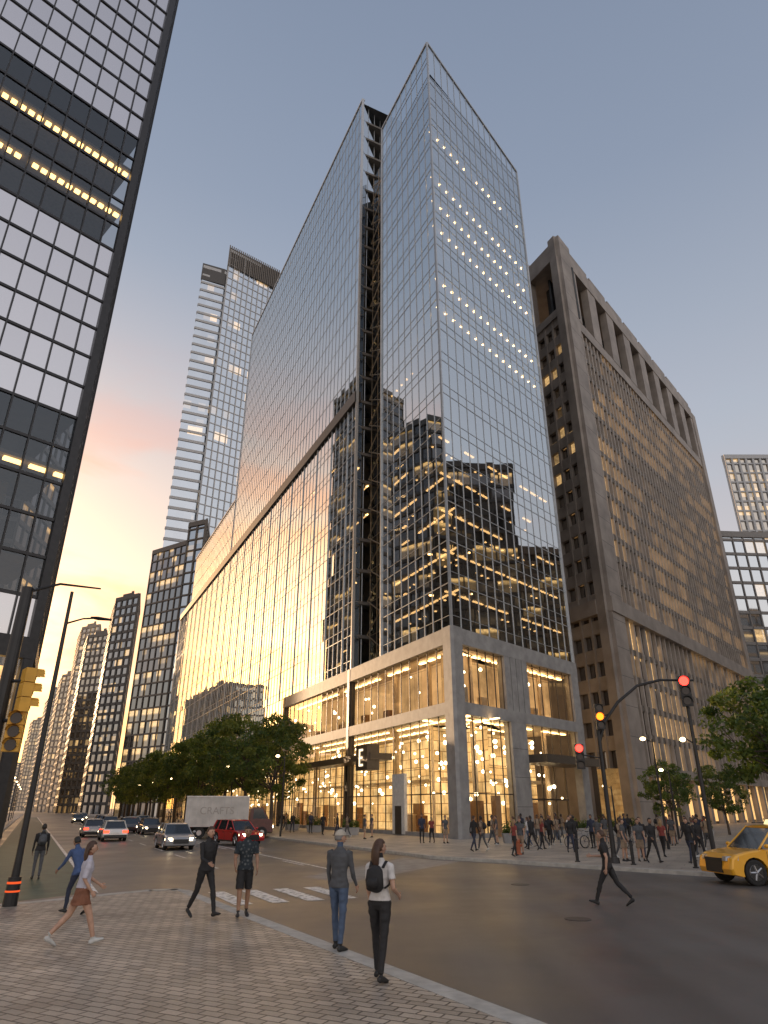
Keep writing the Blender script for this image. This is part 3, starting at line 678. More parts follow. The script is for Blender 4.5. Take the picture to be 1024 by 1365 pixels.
# ------------------------------------------------------------------ vehicles
M_tyre=mat('tyre',(.02,.02,.02),.8); M_rim=mat('rim',(.45,.45,.46),.3,.9); M_cglass=mat('car_glass',(.02,.025,.03),.05,0,.1,spec=1.0)
E_head=emit('headlamp',(1,.80,.5),14,True); E_tail=emit('taillamp',(1,.05,.02),5.0); M_trim=mat('car_trim',(.02,.02,.02),.5)
def car(name,x,y,heading,col,L=4.6,W=1.82,H=1.46,suv=False,taxi=False,z=0,head=True,tail=True):
    """heading: azimuth in degrees (clockwise from +Y)"""
    rt=empty(name,(x,y,z)); rt.rotation_euler=(0,0,rad(90-heading))
    paint=mat(name+'_paint',col,.28,.2,.04,1,coat=.8)
    r=.34 if not suv else .38
    belt=.60*H; xf=L/2-.88; xr=-L/2+.95; R2=r+.07; zb=.22 if not suv else .27
    def arc(xc):
        a0=math.asin(max(-1,min(1,(zb-r)/R2))); return [(xc+R2*math.cos(t),r+R2*math.sin(t)) for t in [a0+(math.pi-2*a0)*i/10 for i in range(11)]]
    top=[(-L/2+.06,zb+.08),(-L/2,.45),(-L/2+.02,belt-.22),(-L/2+.10,belt-.02),(-L/2+(.18 if suv else .55),belt+.03),(0,belt+.01),(L/2-1.28,belt),(L/2-.75,belt-.06),(L/2-.28,belt-.15),(L/2-.08,belt-.27),(L/2,.48),(L/2-.05,zb+.05)]
    prof=top+[(xf+R2+.05,zb)]+arc(xf)+[(xf-R2-.03,zb),(xr+R2+.03,zb)]+arc(xr)+[(xr-R2-.03,zb)]
    mb=MB(); lay=[(-W/2,.055),(-W/2+.03,.018),(-W/2+.10,0),(W/2-.10,0),(W/2-.03,.018),(W/2,.055)]
    n=len(prof)
    cx,cz=0,.55
    for yy,sh in lay:
        for i,(px,pz) in enumerate(prof):
            if i<len(top):
                dx=px-cx; dzz=pz-cz; px2=px-math.copysign(min(sh*1.4,abs(dx)),dx)*(1 if abs(dx)>L/2-.5 else 0); pz2=pz-(sh if dzz>0 else -sh*.3)
            else: px2,pz2=px,pz
            mb.v.append((px2,yy,pz2))
    for k in range(len(lay)-1):
        for i in range(n):
            j=(i+1)%n; mb.f.append((k*n+i,k*n+j,(k+1)*n+j,(k+1)*n+i)); mb.m.append(0); mb.uv.append(None)
    mb.f.append(tuple(range(n))); mb.m.append(0); mb.uv.append(None)
    mb.f.append(tuple((len(lay)-1)*n+i for i in range(n))[::-1]); mb.m.append(0); mb.uv.append(None)
    bx0=-L/2+(.25 if suv else .62); bx1=L/2-1.18; tx0=bx0+(.28 if suv else .55); tx1=bx1-.78; hb=W/2-.09; ht=W/2-.27
    zt=H-.05; z0_=belt-.02
    mb.hexa([(bx0,-hb,z0_),(bx1,-hb,z0_),(bx1,hb,z0_),(bx0,hb,z0_),(tx0,-ht,zt),(tx1,-ht,zt),(tx1,ht,zt),(tx0,ht,zt)],1)
    mb.tube([(tx0-.08,0,zt-.02),(tx0+.15,0,zt+.005),((tx0+tx1)/2,0,zt+.012),(tx1-.15,0,zt+.003),(tx1+.06,0,zt-.025)],[(ht+.01,.03),(ht+.035,.045),(ht+.035,.05),(ht+.035,.045),(ht+.01,.03)],0,14,side=(0,1,0))
    for sy in (-1,1):
        for a,b,rr_ in (((bx1+.01,hb+.0,z0_),(tx1,ht+.01,zt),.035),((bx0,hb,z0_),(tx0,ht+.01,zt),.06),((-.05,hb+.012,z0_),(-.10,ht+.02,zt),.035)):
            mb.tube([(a[0],a[1]*sy,a[2]),(b[0],b[1]*sy,b[2])],[rr_,rr_*.9],0,6)
        if suv: mb.tube([(bx0+.75,(hb+.01)*sy,z0_),(tx0+.6,(ht+.02)*sy,zt)],[.04,.035],0,6)
        mb.ball((bx1-.18,(W/2+.09)*sy,belt+.09),(.09,.10,.07),0,8,6)
        for hx in (-.35,.72): mb.box(hx,hx+.2,(W/2-.004)*sy,(W/2+.02)*sy,belt-.16,belt-.12,3)
        for hx in (-.08,bx1-.2,-1.05): mb.box(hx,hx+.015,(W/2-.05)*sy,(W/2+.003)*sy,zb+.12,belt-.07,3)
        mb.box(xr+R2+.04,xf-R2-.04,(W/2-.06)*sy,(W/2+.008)*sy,zb-.02,zb+.08,3)
        for wx in (xf,xr):
            yc=(W/2-.12)*sy
            mb.tube([(wx,yc-.11,r),(wx,yc-.09,r),(wx,yc+.09,r),(wx,yc+.11,r)],[r-.04,r,r,r-.04],2,22)
            mb.tube([(wx,yc-.12,r),(wx,yc+.12,r)],[r*.62,r*.62],3,18)
            for s5 in range(5):
                an=s5*2*math.pi/5; c=Vector((wx,yc+.125*sy,r)); e=c+Vector((math.cos(an),0,math.sin(an)))*r*.6
                mb.tube([c,e],[.045,.03],4,5)
            mb.tube([(wx,yc+.10*sy,r),(wx,yc+.135*sy,r)],[r*.16,r*.14],4,10)
            mb.tube([(wx,yc+.10*sy,r),(wx,yc+.128*sy,r)],[r*.66,r*.62],4,22,cap=False)
        mb.hexa([(L/2-.30,.52*W*sy*.98,belt-.33),(L/2-.02,.36*W*sy,belt-.35),(L/2-.06,.36*W*sy,belt-.22),(L/2-.34,.50*W*sy,belt-.2),(L/2-.30,.30*W*sy,belt-.33),(L/2+.012,.28*W*sy,belt-.35),(L/2-.03,.28*W*sy,belt-.22),(L/2-.34,.30*W*sy,belt-.2)],5 if head else 4)
        mb.box(-L/2-.012,-L/2+.12,min(.27*W*sy,.485*W*sy),max(.27*W*sy,.485*W*sy),belt-.28,belt-.12,6 if tail else 3)
    mb.box(L/2-.12,L/2+.01,-.45,.45,.36,belt-.28,3); mb.box(-L/2-.01,-L/2+.1,-.26,.26,.5,.62,7)
    mb.box(-L/2-.02,-L/2+.2,-W/2+.1,W/2-.1,zb+.1,zb+.24,3)
    mb.box(xr-.3,xf+.3,-W/2+.26,W/2-.26,zb-.03,belt-.2,3)
    if taxi:
        mb.hexa([(-.25,-.35,H+.01),(.0,-.35,H+.01),(.0,.35,H+.01),(-.25,.35,H+.01),(-.18,-.3,H+.16),(-.07,-.3,H+.16),(-.07,.3,H+.16),(-.18,.3,H+.16)],8)
        for sy in (-1,1): mb.tube([(bx0+.4,ht*.95*sy,H+.05),(tx1-.2,ht*.95*sy,H+.05)],[.02,.02],3,6)
    mb.build('body',[paint,M_cglass,M_tyre,M_trim,M_rim,E_head,E_tail,M_white,emit('roof_sign',(1,.8,.4),1.5)],rt)
    return rt
car('yellow_taxi',13.5,25.6,-98,(.85,.42,.02),L=4.8,W=1.9,H=1.78,suv=True,taxi=True,head=False)
car('white_car',-21.4,58,-26,(.6,.6,.58)); car('silver_car',-13.2,46.5,154,(.35,.35,.36))
car('silver_car.001',-26.2,66,-26,(.3,.3,.32)); car('red_car',-10.2,51,140,(.5,.02,.02),H=1.6,suv=True)
car('dark_car',-33,88,154,(.05,.05,.06)); car('white_car.001',-29,84,-26,(.6,.6,.6)); car('dark_car.001',-37,97,154,(.06,.06,.07)); car('silver_car.002',-43,112,-26,(.4,.4,.4)); car('dark_car.002',-52,124,154,(.05,.06,.07)); car('white_car.002',-33.5,101,-26,(.5,.5,.5));car('white_car.003',-62,150,154,(.5,.5,.5)); car('dark_car.003',-26.5,76,154,(.06,.06,.07)); car('dark_car.004',-41,106,154,(.1,.1,.1)); car('dark_car.005',-23,72,154,(.1,.09,.09)); car('dark_car.006',-70,168,154,(.1,.09,.09))
def truck(name,x,y,heading):
    rt=empty(name,(x,y,0)); rt.rotation_euler=(0,0,rad(90-heading)); mb=MB()
    mb.box(-3.3,1.75,-1.15,1.15,.95,3.2,0)
    for zz in (.95,3.2): mb.box(-3.34,1.79,-1.19,1.19,zz-.05,zz+.05,4)
    for xx in (-3.32,1.75):
        for yy in (-1.17,1.13): mb.box(xx,xx+.06,yy,yy+.05,1,3.15,4)
    for i in range(9):
        for sy in (-1,1): mb.box(-3.0+i*.55,-2.97+i*.55,1.15*sy,1.158*sy,1.0,3.15,4)
    mb.box(-3.2,3.6,-.5,.5,.55,.95,3)
    P=[(1.95,.5),(1.95,2.25),(2.2,2.4),(3.0,2.35),(3.5,1.5),(3.85,1.35),(3.9,.5)]
    for sy,yy in ((0,-1.05),(1,1.05)): mb.q([(a,yy,b) for a,b in P],1)
    for i in range(len(P)):
        a,b=P[i],P[(i+1)%len(P)]; mb.q([(a[0],-1.05,a[1]),(b[0],-1.05,b[1]),(b[0],1.05,b[1]),(a[0],1.05,a[1])],1)
    mb.q([(3.05,-.92,2.28),(3.51,-.92,1.54),(3.51,.92,1.54),(3.05,.92,2.28)],2)
    for yy in (-1.056,1.056): mb.q([(2.2,yy,1.5),(3.35,yy,1.5),(2.95,yy,2.25),(2.25,yy,2.25)],2)
    for xx in (-2.1,3.0):
        for sy in (-1,1): mb.tube([(xx,.75*sy,.45),(xx,1.08*sy,.45)],[.45,.45],3,18); mb.tube([(xx,1.0*sy,.45),(xx,1.1*sy,.45)],[.24,.2],4,12)
    mb.box(3.9,3.93,-.95,-.6,.8,1.0,5); mb.box(3.9,3.93,.6,.95,.8,1.0,5)
    mb.build('body',[mat('truck_box',(.5,.48,.45),.5,0,.15,1.5),mat('truck_cab',(.10,.03,.025),.35,coat=.5),M_cglass,M_tyre,M_rim,E_head],rt)
    for sy in (-1,1):
        cu=bpy.data.curves.new('lettering','FONT'); cu.body='CRAFTS'; cu.size=.8; cu.extrude=.005; cu.align_x='CENTER'
        t=bpy.data.objects.new('lettering',cu); scene.collection.objects.link(t); t.parent=rt
        t.location=(-.8,1.165*sy,1.85); t.rotation_euler=(rad(90),0,0 if sy<0 else rad(180)); cu.materials.append(mat('letter_paint',(.36,.33,.30),.5))
truck('box_truck',-13.4,62,78)

# ------------------------------------------------------------------ street furniture
def sigface(mb,c,fw,side,lit,w=.34,hs=.34,house=0):
    fw=Vector(fw).normalized(); side=Vector(side).normalized(); c=Vector(c); up=Vector((0,0,1))
    def bx(cc,a,b,d,m):
        p=[]
        for zz in (-b,b):
            for (s1,s2) in ((-1,-1),(1,-1),(1,1),(-1,1)): p.append(cc+side*a*s1+fw*d*s2+up*zz)
        mb.hexa(p,m)
    for i in range(3):
        cc=c+up*(1-i)*hs
        bx(cc,w/2,hs/2-.008,.1,house)
        l=cc+fw*.105
        big=1.15 if i==lit else 1
        mb.tube([l,l+fw*.03],[w*.38*big,w*.36*big],1+i if i==lit else 4,16)
        n=9
        for k in range(n-1):
            a0=math.pi*k/(n-1)-.15; a1=math.pi*(k+1)/(n-1)-.15+(.3/(n-1))
            q0=l+side*math.cos(a0)*w*.46+up*math.sin(a0)*w*.46; q1=l+side*math.cos(a1)*w*.46+up*math.sin(a1)*w*.46
            mb.q([q0,q1,q1+fw*.16,q0+fw*.18],house)
E_red=emit('signal_red',(1,.03,.02),8); E_amb=emit('signal_amber',(1,.16,.01),5); E_grn=emit('signal_green',(.1,1,.4),3); M_lens=mat('dead_lens',(.03,.02,.02),.2)
M_yel=mat('signal_yellow',(.72,.38,.04),.45,0,.15)
rt=empty('traffic_light'); mb=MB()
x2,y2=14.2,32.0; x1,y1=10.0,32.4
mb.tube([(x1,y1,.1),(x1,y1,.5),(x1,y1,6.3)],[.16,.11,.085],0,12); mb.tube([(x1,y1,.1),(x1,y1,.35)],[.24,.2],0,12)
mb.tube([(x1,y1,5.1),(x1+.35,y1,6.0),(x1+1.1,y1,6.9),(x1+2.1,y1-.1,7.65),(x1+3.2,y1-.2,7.9),(x2+.5,y2,7.85)],[.075,.075,.07,.065,.06,.05],0,10)
mb.tube([(x1+.05,y1,6.2),(x1+.6,y1,6.35)],[.03,.03],0,6)
sigface(mb,(x1+.05,y1-.32,6.2),(-.15,-1,0),(1,-.15,0),1,.38,.38)
sigface(mb,(x2-.1,y2-.28,7.3),(-.3,-1,0),(1,-.3,0),0,.48,.46)
mb.tube([(x1,y1,4.4),(x1-.95,y1-.1,4.55)],[.03,.03],0,6)
sigface(mb,(x1-1.05,y1-.2,4.45),(-.2,-1,0),(1,-.2,0),0,.38,.36)
mb.build('mast_and_signals',[M_pole,E_red,E_amb,E_grn,M_lens],rt)
E_lamp=emit('lamp_warm',(1,.72,.36),9,True)
rt=empty('street_lamp'); mb=MB()
mb.tube([(x2,y2,.1),(x2,y2,.6),(x2,y2,8.0)],[.15,.1,.075],0,12)
mb.tube([(x2,y2,5.0),(x2-.4,y2,5.25)],[.03,.03],0,6); mb.ball((x2-.5,y2,5.18),(.13,.13,.10),1)
mb.build('pole_and_lamp',[M_pole,E_lamp],rt)
lamps=[(16.5,43,6.2),(27,46,6.4),(34,52,6),(22,55,5),(19,60,4)]
for i in range(9):
    b=off(kr0,26+i*18,.9); lamps.append((b[0],b[1],6.5))
    b=off(lk0,24+i*18,-.9); lamps.append((b[0],b[1],6.5))
for i,(lx,ly,h) in enumerate(lamps):
    sx=-1 if i<5 or (i-5)%2==0 else 1
    rt=empty('street_lamp.%03d'%(i+1)); mb=MB(); mb.tube([(lx,ly,.1),(lx,ly,h)],[.09,.055],0,10)
    mb.tube([(lx,ly,h-.2),(lx+.5*sx,ly-.1,h+.05)],[.03,.03],0,6); mb.ball((lx+.6*sx,ly-.15,h),(.18,.18,.11),1,8,6); mb.build('pole_and_lamp',[M_pole,E_lamp],rt)
rt=empty('tall_street_lamp'); mb=MB(); lx,ly=-9.15,18.7
mb.tube([(lx,ly,.1),(lx,ly,1.2),(lx,ly,8.1)],[.12,.085,.045],0,12); mb.tube([(lx,ly,.1),(lx,ly,.75)],[.17,.15],0,12)
mb.tube([(lx,ly,7.15),(lx+.5,ly-.05,7.28),(lx+.85,ly-.1,7.28)],[.03,.025,.025],0,8)
mb.tube([(lx+.75,ly-.1,7.3),(lx+.95,ly-.12,7.27),(lx+1.35,ly-.15,7.22)],[(.05,.03),(.11,.05),(.05,.03)],0,10,side=(0,1,0))
mb.tube([(lx,ly,.60),(lx,ly,.65)],[.160,.158],1,12); mb.tube([(lx,ly,.42),(lx,ly,.46)],[.168,.166],1,12)
mb.build('pole_and_arm',[M_pole,emit('marker_red',(1,.12,.03),1.0)],rt)
rt=empty('traffic_light.001'); mb=MB(); lx,ly=-7.95,14.2
mb.tube([(lx,ly,.1),(lx,ly,1),(lx,ly,6.8)],[.22,.15,.12],0,14)
mb.tube([(lx,ly,6.7),(lx+.6,ly+.2,6.95),(lx+1.45,ly+.4,6.9)],[.035,.03,.02],0,8)
for zc in (4.75,3.95):
    mb.tube([(lx,ly,zc),(lx+.42,ly,zc)],[.035,.035],0,8)
sigface(mb,(lx+.46,ly-.05,4.55),(.75,.66,0),(.66,-.75,0),7,.36,.30,5)
sigface(mb,(lx+.42,ly-.05,3.72),(.3,-1,0),(1,.3,0),7,.30,.26,5)
mb.build('pole_and_signals',[M_pole,E_red,E_amb,E_grn,M_lens,M_yel],rt)
rt=empty('fire_hydrant',(6.9,38.2,.13)); mb=MB()
mb.tube([(0,0,0),(0,0,.06),(0,0,.07),(0,0,.55),(0,0,.6),(0,0,.7),(0,0,.78)],[.2,.2,.13,.12,.15,.12,.03],0,14)
mb.tube([(-.2,0,.42),(.2,0,.42)],[.06,.06],0,10); mb.tube([(0,-.2,.4),(0,0,.4)],[.08,.08],0,10); mb.tube([(0,0,.76),(0,0,.84)],[.03,.03],0,6)
mb.build('body',[mat('hydrant_paint',(.38,.10,.04),.5)],rt)
def planter(i,x,y):
    rt=empty('planter' if i==0 else 'planter.%03d'%i,(x,y,.13)); mb=MB()
    mb.hexa([(-.7,-.35,0),(.7,-.35,0),(.7,.35,0),(-.7,.35,0),(-.8,-.42,.6),(.8,-.42,.6),(.8,.42,.6),(-.8,.42,.6)],0)
    for k in range(500):
        p=Vector((R.uniform(-.75,.75),R.uniform(-.4,.4),.6+abs(R.gauss(0,.3)))); a=Vector((R.gauss(0,1),R.gauss(0,1),R.gauss(0,1))).normalized()*.1; c=a.cross(Vector((R.gauss(0,1),R.gauss(0,1),1))).normalized()*.05
        mb.q([p-a,p-c,p+a,p+c],R.choice((1,2)))
    mb.build('box_and_shrub',[M_stone,LM[0],LM[1]],rt)
for i,(x,y) in enumerate(((20,66),(23,69),(17,64),(9,51),(-3,66),(-7,74),(26,60),(30,56),(-10,80))): planter(i,x,y)
def bollard(i,x,y):
    rt=empty('bollard' if i==0 else 'bollard.%03d'%i,(x,y,.13)); mb=MB(); mb.tube([(0,0,0),(0,0,.04),(0,0,.05),(0,0,.85),(0,0,.9),(0,0,.95)],[.12,.12,.07,.07,.09,.03],0,12); mb.build('post',[M_pole],rt)
for i in range(6): bollard(i,8.6+i*1.9,33.2-i*1.7)
def bicycle(i,x,y,h):
    rt=empty('bicycle' if i==0 else 'bicycle.%03d'%i,(x,y,.13)); rt.rotation_euler=(0,0,h); mb=MB()
    for wx in (-.52,.52):
        pts=[(wx+.33*math.cos(t),0,.34+.33*math.sin(t)) for t in [2*math.pi*k/18 for k in range(19)]]
        mb.tube(pts,[.018]*19,0,5,cap=False)
        for k in range(8):
            t=k*math.pi/4; mb.tube([(wx,0,.34),(wx+.32*math.cos(t),0,.34+.32*math.sin(t))],[.004,.004],1,3)
    for a,b in (((-.52,.34),(-.12,.32)),((-.12,.32),(-.25,.85)),((-.52,.34),(-.22,.75)),((-.22,.75),(.36,.78)),((-.12,.32),(.38,.68)),((.34,.92),(.52,.34))): mb.tube([(a[0],0,a[1]),(b[0],0,b[1])],[.017,.017],1,6)
    mb.tube([(.34,-.25,.96),(.34,0,.93),(.34,.25,.96)],[.015]*3,0,6); mb.tube([(-.36,0,.88),(-.14,0,.88)],[(.07,.02),(.03,.02)],0,8,side=(0,1,0))
    mb.build('frame',[M_tyre,mat('bike_frame',(.2,.2,.22),.4,.5)],rt)
for i,(x,y,h) in enumerate(((11.5,44,.3),(12.6,45,.5),(13.4,43,2.4),(15,44,.2),(8.8,46,.1))): bicycle(i,x,y,h)

# ------------------------------------------------------------------ people
def V(*a): return Vector(a)
MATC={}
def cm(name,c,r=.8):
    if name not in MATC: MATC[name]=mat(name,c,r,0,.18,9,.25)
    return MATC[name]
SK=[cm('skin_light',(.50,.30,.21),.5),cm('skin_tan',(.34,.19,.12),.5),cm('skin_dark',(.14,.075,.05),.5)]
import mathutils.noise as mn
def person_mesh(name,H=1.75,legs=((0,0),(0,0)),arms=((0,6,8),(0,6,8)),lean=0,shirt=None,pants=None,skin=None,hair=None,shoe=None,sleeve=.45,leg_len=1.0,skirt=False,longhair=False,cap=None,backpack=None,fem=False,turn=0,bag=None,vox=.017,headnod=0,jacket=False):
    mats=[shirt,pants,skin,hair,shoe,cap or hair,backpack or shoe,cm('eye',(.02,.015,.012),.2),cm('lips',(.30,.10,.08),.5)]
    m=MB(); k=H/1.75; segs=[]
    ln=rad(lean); hipz=.525*H
    def up(y,z):
        return (y*math.cos(ln)+(z-hipz)*math.sin(ln), hipz+(z-hipz)*math.cos(ln)-y*math.sin(ln))
    def T(x,y,z):
        a,b=up(y,z); return V(x,a,b)
    sw=(.168 if fem else .19)*k; hw=.092*k
    wf=.88 if fem else 1.0
    tor=[(.475,.10,.085),(.51,.168*(1.03 if fem else .97),.115),(.555,.165*(1.0 if fem else .97),.112),(.61,.142*wf,.10),(.67,.150*wf,.108),(.73,.170*wf,.118),(.775,.178*wf,.108),(.81,.150*wf,.085),(.835,.085,.065),(.86,.056,.056),(.90,.052,.054)]
    off_={.61:-.005,.73:.01}
    m.tube([T(0,off_.get(z,0)*k,z*H) for z,a,b in tor],[(a*k,b*k) for z,a,b in tor],0,18,side=(1,0,0))
    hem=.50 if not jacket else .475
    if fem: hem=.545
    m.tube([T(0,0,(hem)*H),T(0,0,(hem+.05)*H),T(0,0,(hem+.11)*H)],[(.176*k*(1 if not fem else .95),.128*k),(.165*k*wf,.118*k),(.14*k*wf,.10*k)],0,18,side=(1,0,0))
    segs.append((T(0,0,.62*H),T(0,0,.84*H),'torso',.15))
    segs.append((T(0,0,.85*H),T(0,0,.92*H),'neck',.06))
    for sx,(a,b) in zip((-1,1),legs):
        a,b=rad(a),rad(b); hp=V(sx*hw,0,.515*H); kn=hp+V(sx*.012,math.sin(a),-math.cos(a)).normalized()*.245*H
        an=kn+V(0,math.sin(a-b),-math.cos(a-b))*.235*H
        th=hp.lerp(kn,.45); cf=kn.lerp(an,.3)
        loose=1.0 if leg_len>=1 else .95
        m.tube([hp+V(0,0,.03),hp.lerp(kn,.2),th,kn,cf,kn.lerp(an,.7),an],[(.088*k,.098*k),(.088*k,.096*k),(.076*k,.082*k),(.056*k,.060*k),(.056*k*loose,.060*k*loose),(.046*k*loose,.048*k*loose),(.038*k+(.006 if leg_len>=1 else 0),.042*k)],0,14,side=(1,0,0))
        if leg_len<1 and not skirt:
            e=hp.lerp(kn,leg_len*1.0); m.tube([hp,hp.lerp(e,.5),e],[(.095*k,.10*k),(.094*k,.10*k),(.090*k,.096*k)],0,14,side=(1,0,0))
        fa=max(-.9,min(.35,(a-b)*.75)); fd=V(sx*.10,math.cos(fa),math.sin(fa)).normalized()
        heel=an+V(0,-.03,-.045*k-.012)-fd*.025
        toe=heel+fd*.255*k
        m.tube([heel-fd*.01,heel+fd*.04,heel+fd*.12*k+V(0,0,.006),heel+fd*.19*k-V(0,0,.004),toe-V(0,0,.010)],[(.030*k,.034*k),(.036*k,.045*k),(.040*k,.040*k),(.046*k,.030*k),(.030*k,.020*k)],0,12,side=(1,0,0))
        segs+= [(hp,kn,'thigh',.08),(kn,an,'shin',.05),(heel,toe,'shoe',.045)]
    if skirt:
        m.tube([V(0,0,.60*H),V(0,0,.545*H),V(0,.0,.47*H),V(0,.01,.385*H)],[(.125*k,.09*k),(.158*k,.115*k),(.178*k,.145*k),(.20*k,.18*k)],0,18,side=(1,0,0))
    wr=[]
    for sx,(a,o,e) in zip((-1,1),arms):
        a,o,e=rad(a),rad(o),rad(e)
        sh=T(sx*sw,0,.80*H); d=V(sx*math.sin(o),math.sin(a)*math.cos(o),-math.cos(a)*math.cos(o)); el=sh+d*.172*H
        a2=a+e; d2=V(sx*math.sin(o)*.3-sx*.10*math.sin(e),math.sin(a2),-math.cos(a2)).normalized(); w=el+d2*.150*H
        fat=.9 if fem else 1
        m.tube([T(sx*sw*.72,0,.805*H),sh,sh.lerp(el,.35),el,el.lerp(w,.3),w],[(.05*k,.055*k),(.054*k*fat,.060*k*fat),(.046*k*fat,.05*k*fat),(.037*k*fat,.04*k*fat),(.037*k*fat,.039*k*fat),(.024*k,.027*k)],0,12)
        if sleeve<.9:
            e2=sh.lerp(el,sleeve*1.2); m.tube([sh,sh.lerp(e2,.5),e2],[(.060*k*fat,.065*k*fat),(.060*k*fat,.064*k*fat),(.058*k*fat,.060*k*fat)],0,12)
        hd=w+d2*.085*k
        m.tube([w-d2*.01,w+d2*.03,hd],[(.018*k,.025*k),(.018*k,.038*k),(.014*k,.036*k)],0,10,side=(1,0,0))
        segs+= [(sh,el,'uarm',.05),(el,w,'farm',.035),(w,hd,'hand',.035)]
        wr.append((w,hd,d2,sx))
    tmp=bpy.data.objects.new('tmp',m.mesh('tmp',[])); scene.collection.objects.link(tmp)
    md=tmp.modifiers.new('r','REMESH'); md.mode='VOXEL'; md.voxel_size=vox*k; md.use_smooth_shade=True
    sm=tmp.modifiers.new('s','SMOOTH'); sm.iterations=2; sm.factor=.5
    dg=bpy.context.evaluated_depsgraph_get(); ev=tmp.evaluated_get(dg); me=bpy.data.meshes.new_from_object(ev)
    vs=[tuple(v.co) for v in me.vertices]; fs=[tuple(p.vertices) for p in me.polygons]
    bpy.data.objects.remove(tmp); bpy.data.meshes.remove(me)
    o=MB()
    hemz=hem*H
    ids=[]
    for f_ in fs:
        c=V(0,0,0)
        for i in f_: c+=V(*vs[i])
        c/=len(f_)
        best=None;bd=9
        for a,b,l,r_ in segs:
            ab=b-a; t=max(0,min(1,(c-a).dot(ab)/ab.length_squared)); d=(c-(a+ab*t)).length/r_
            if d<bd: bd=d;best=(l,t)
        l,t=best
        if l in('torso','thigh') and c.z>hemz and c.z<.86*H: mi=0
        elif l=='torso': mi=1
        elif l=='neck': mi=2 if c.z>.845*H else 0
        elif l=='thigh': mi=1 if (t<=leg_len or skirt and c.z>.385*H) else 2
        elif l=='shin': mi=1 if (leg_len>=1 and t<.96) else (2 if t<.93 else 4)
        elif l=='shoe': mi=4
        elif l=='uarm': mi=0 if t<=max(sleeve*1.2,.0) or sleeve>.9 else 2
        elif l=='farm': mi=0 if sleeve>.9 and t<.95 else 2
        else: mi=2
        if l=='thigh' and c.z>.50*H and mi==2: mi=1
        ids.append(mi)
    cloth=set()
    for f_,mi in zip(fs,ids):
        if mi in(0,1): cloth.update(f_)
    for i in cloth:
        p=Vector(vs[i]); n_=mn.noise(Vector((p.x*9,p.y*9,p.z*16)))
        d=Vector((p.x*.4,p.y,0))
        if d.length>1e-4: vs[i]=tuple(p+d.normalized()*n_*.012)
    o.v=vs;o.f=fs;o.m=ids;o.uv=[None]*len(fs)
    for w,hd,d2,sx in wr:
        fwd=V(0,1,0)-d2*d2.y; fwd=fwd.normalized() if fwd.length>.2 else V(0,0,1)
        inn=V(-sx,0,0)
        for j,(oy,ln_) in enumerate(((.027,.062),(.009,.072),(-.009,.066),(-.026,.05))):
            s0=hd+fwd*oy*k-d2*.012; s1=s0+d2*ln_*.5*k+inn*.006; s2=s1+d2*ln_*.42*k+inn*.024*k
            o.tube([s0,s1,s2],[.0095*k,.0085*k,.0065*k],2,6)
        s0=w+d2*.03*k+fwd*.030*k; s1=s0+d2*.028*k+fwd*.022*k; s2=s1+d2*.028*k+fwd*.004+inn*.008
        o.tube([s0,s1,s2],[.012*k,.010*k,.008*k],2,6)
    hm=MB()
    def hf(x,y,z):
        if z<0: x*=1+.28*z; y*= (1+.10*z) if y>0 else (1+.35*z)
        if y>0: y*=.93
        return x,y,z
    hm.ball((0,0,0),(.076*k,.096*k,.115*k),2,18,14,hf)
    hm.tube([(0,.082*k,.028*k),(0,.100*k,-.005*k),(0,.106*k,-.022*k),(0,.088*k,-.030*k)],[.008*k,.012*k,.015*k,.010*k],2,8)
    for sx in (-1,1):
        hm.ball((sx*.077*k,-.005*k,-.005*k),(.010*k,.020*k,.030*k),2,8,6); hm.ball((sx*.030*k,.083*k,.016*k),(.013*k,.007*k,.008*k),7,8,6)
        hm.tube([(sx*.015*k,.091*k,.036*k),(sx*.045*k,.080*k,.036*k)],[.005*k,.003*k],3,5)
    hm.ball((0,.083*k,-.055*k),(.024*k,.008*k,.007*k),8,8,5)
    def hair_f(x,y,z):
        if z<-.55: s_=.55
        elif y>.15 and z<.42: s_=.80
        elif z<-.1 and y>-.1: s_=.86
        else: s_=1.0+.05*mn.noise(Vector((x*5,y*5,z*5)))
        return x*s_,y*s_,z*s_
    hm.ball((0,-.008*k,.012*k),(.086*k,.106*k,.122*k),3,20,16,hair_f)
    if longhair: hm.tube([(0,-.05*k,.06*k),(0,-.085*k,-.03*k),(0,-.095*k,-.13*k),(0,-.085*k,-.23*k),(0,-.075*k,-.30*k)],[(.07*k,.05*k),(.088*k,.045*k),(.088*k,.040*k),(.07*k,.03*k),(.035*k,.014*k)],3,14,side=(1,0,0))
    if cap:
        def cf_(x,y,z): return (x,y,max(z,.18))
        hm.ball((0,-.004*k,.02*k),(.092*k,.112*k,.118*k),5,18,12,cf_); hm.tube([(0,.08*k,.045*k),(0,.13*k,.04*k),(0,.17*k,.025*k)],[(.07*k,.008),(.065*k,.008),(.03*k,.006)],5,10,side=(1,0,0))
    Mh=Matrix.Rotation(rad(-turn),4,'Z')@Matrix.Rotation(rad(-headnod),4,'X'); hc=T(0,.018*k,.932*H)
    i0=len(o.v); o.v+=[tuple(hc+(Mh@Vector(v))) for v in hm.v]; o.f+=[tuple(i0+i for i in f_) for f_ in hm.f]; o.m+=hm.m; o.uv+=hm.uv
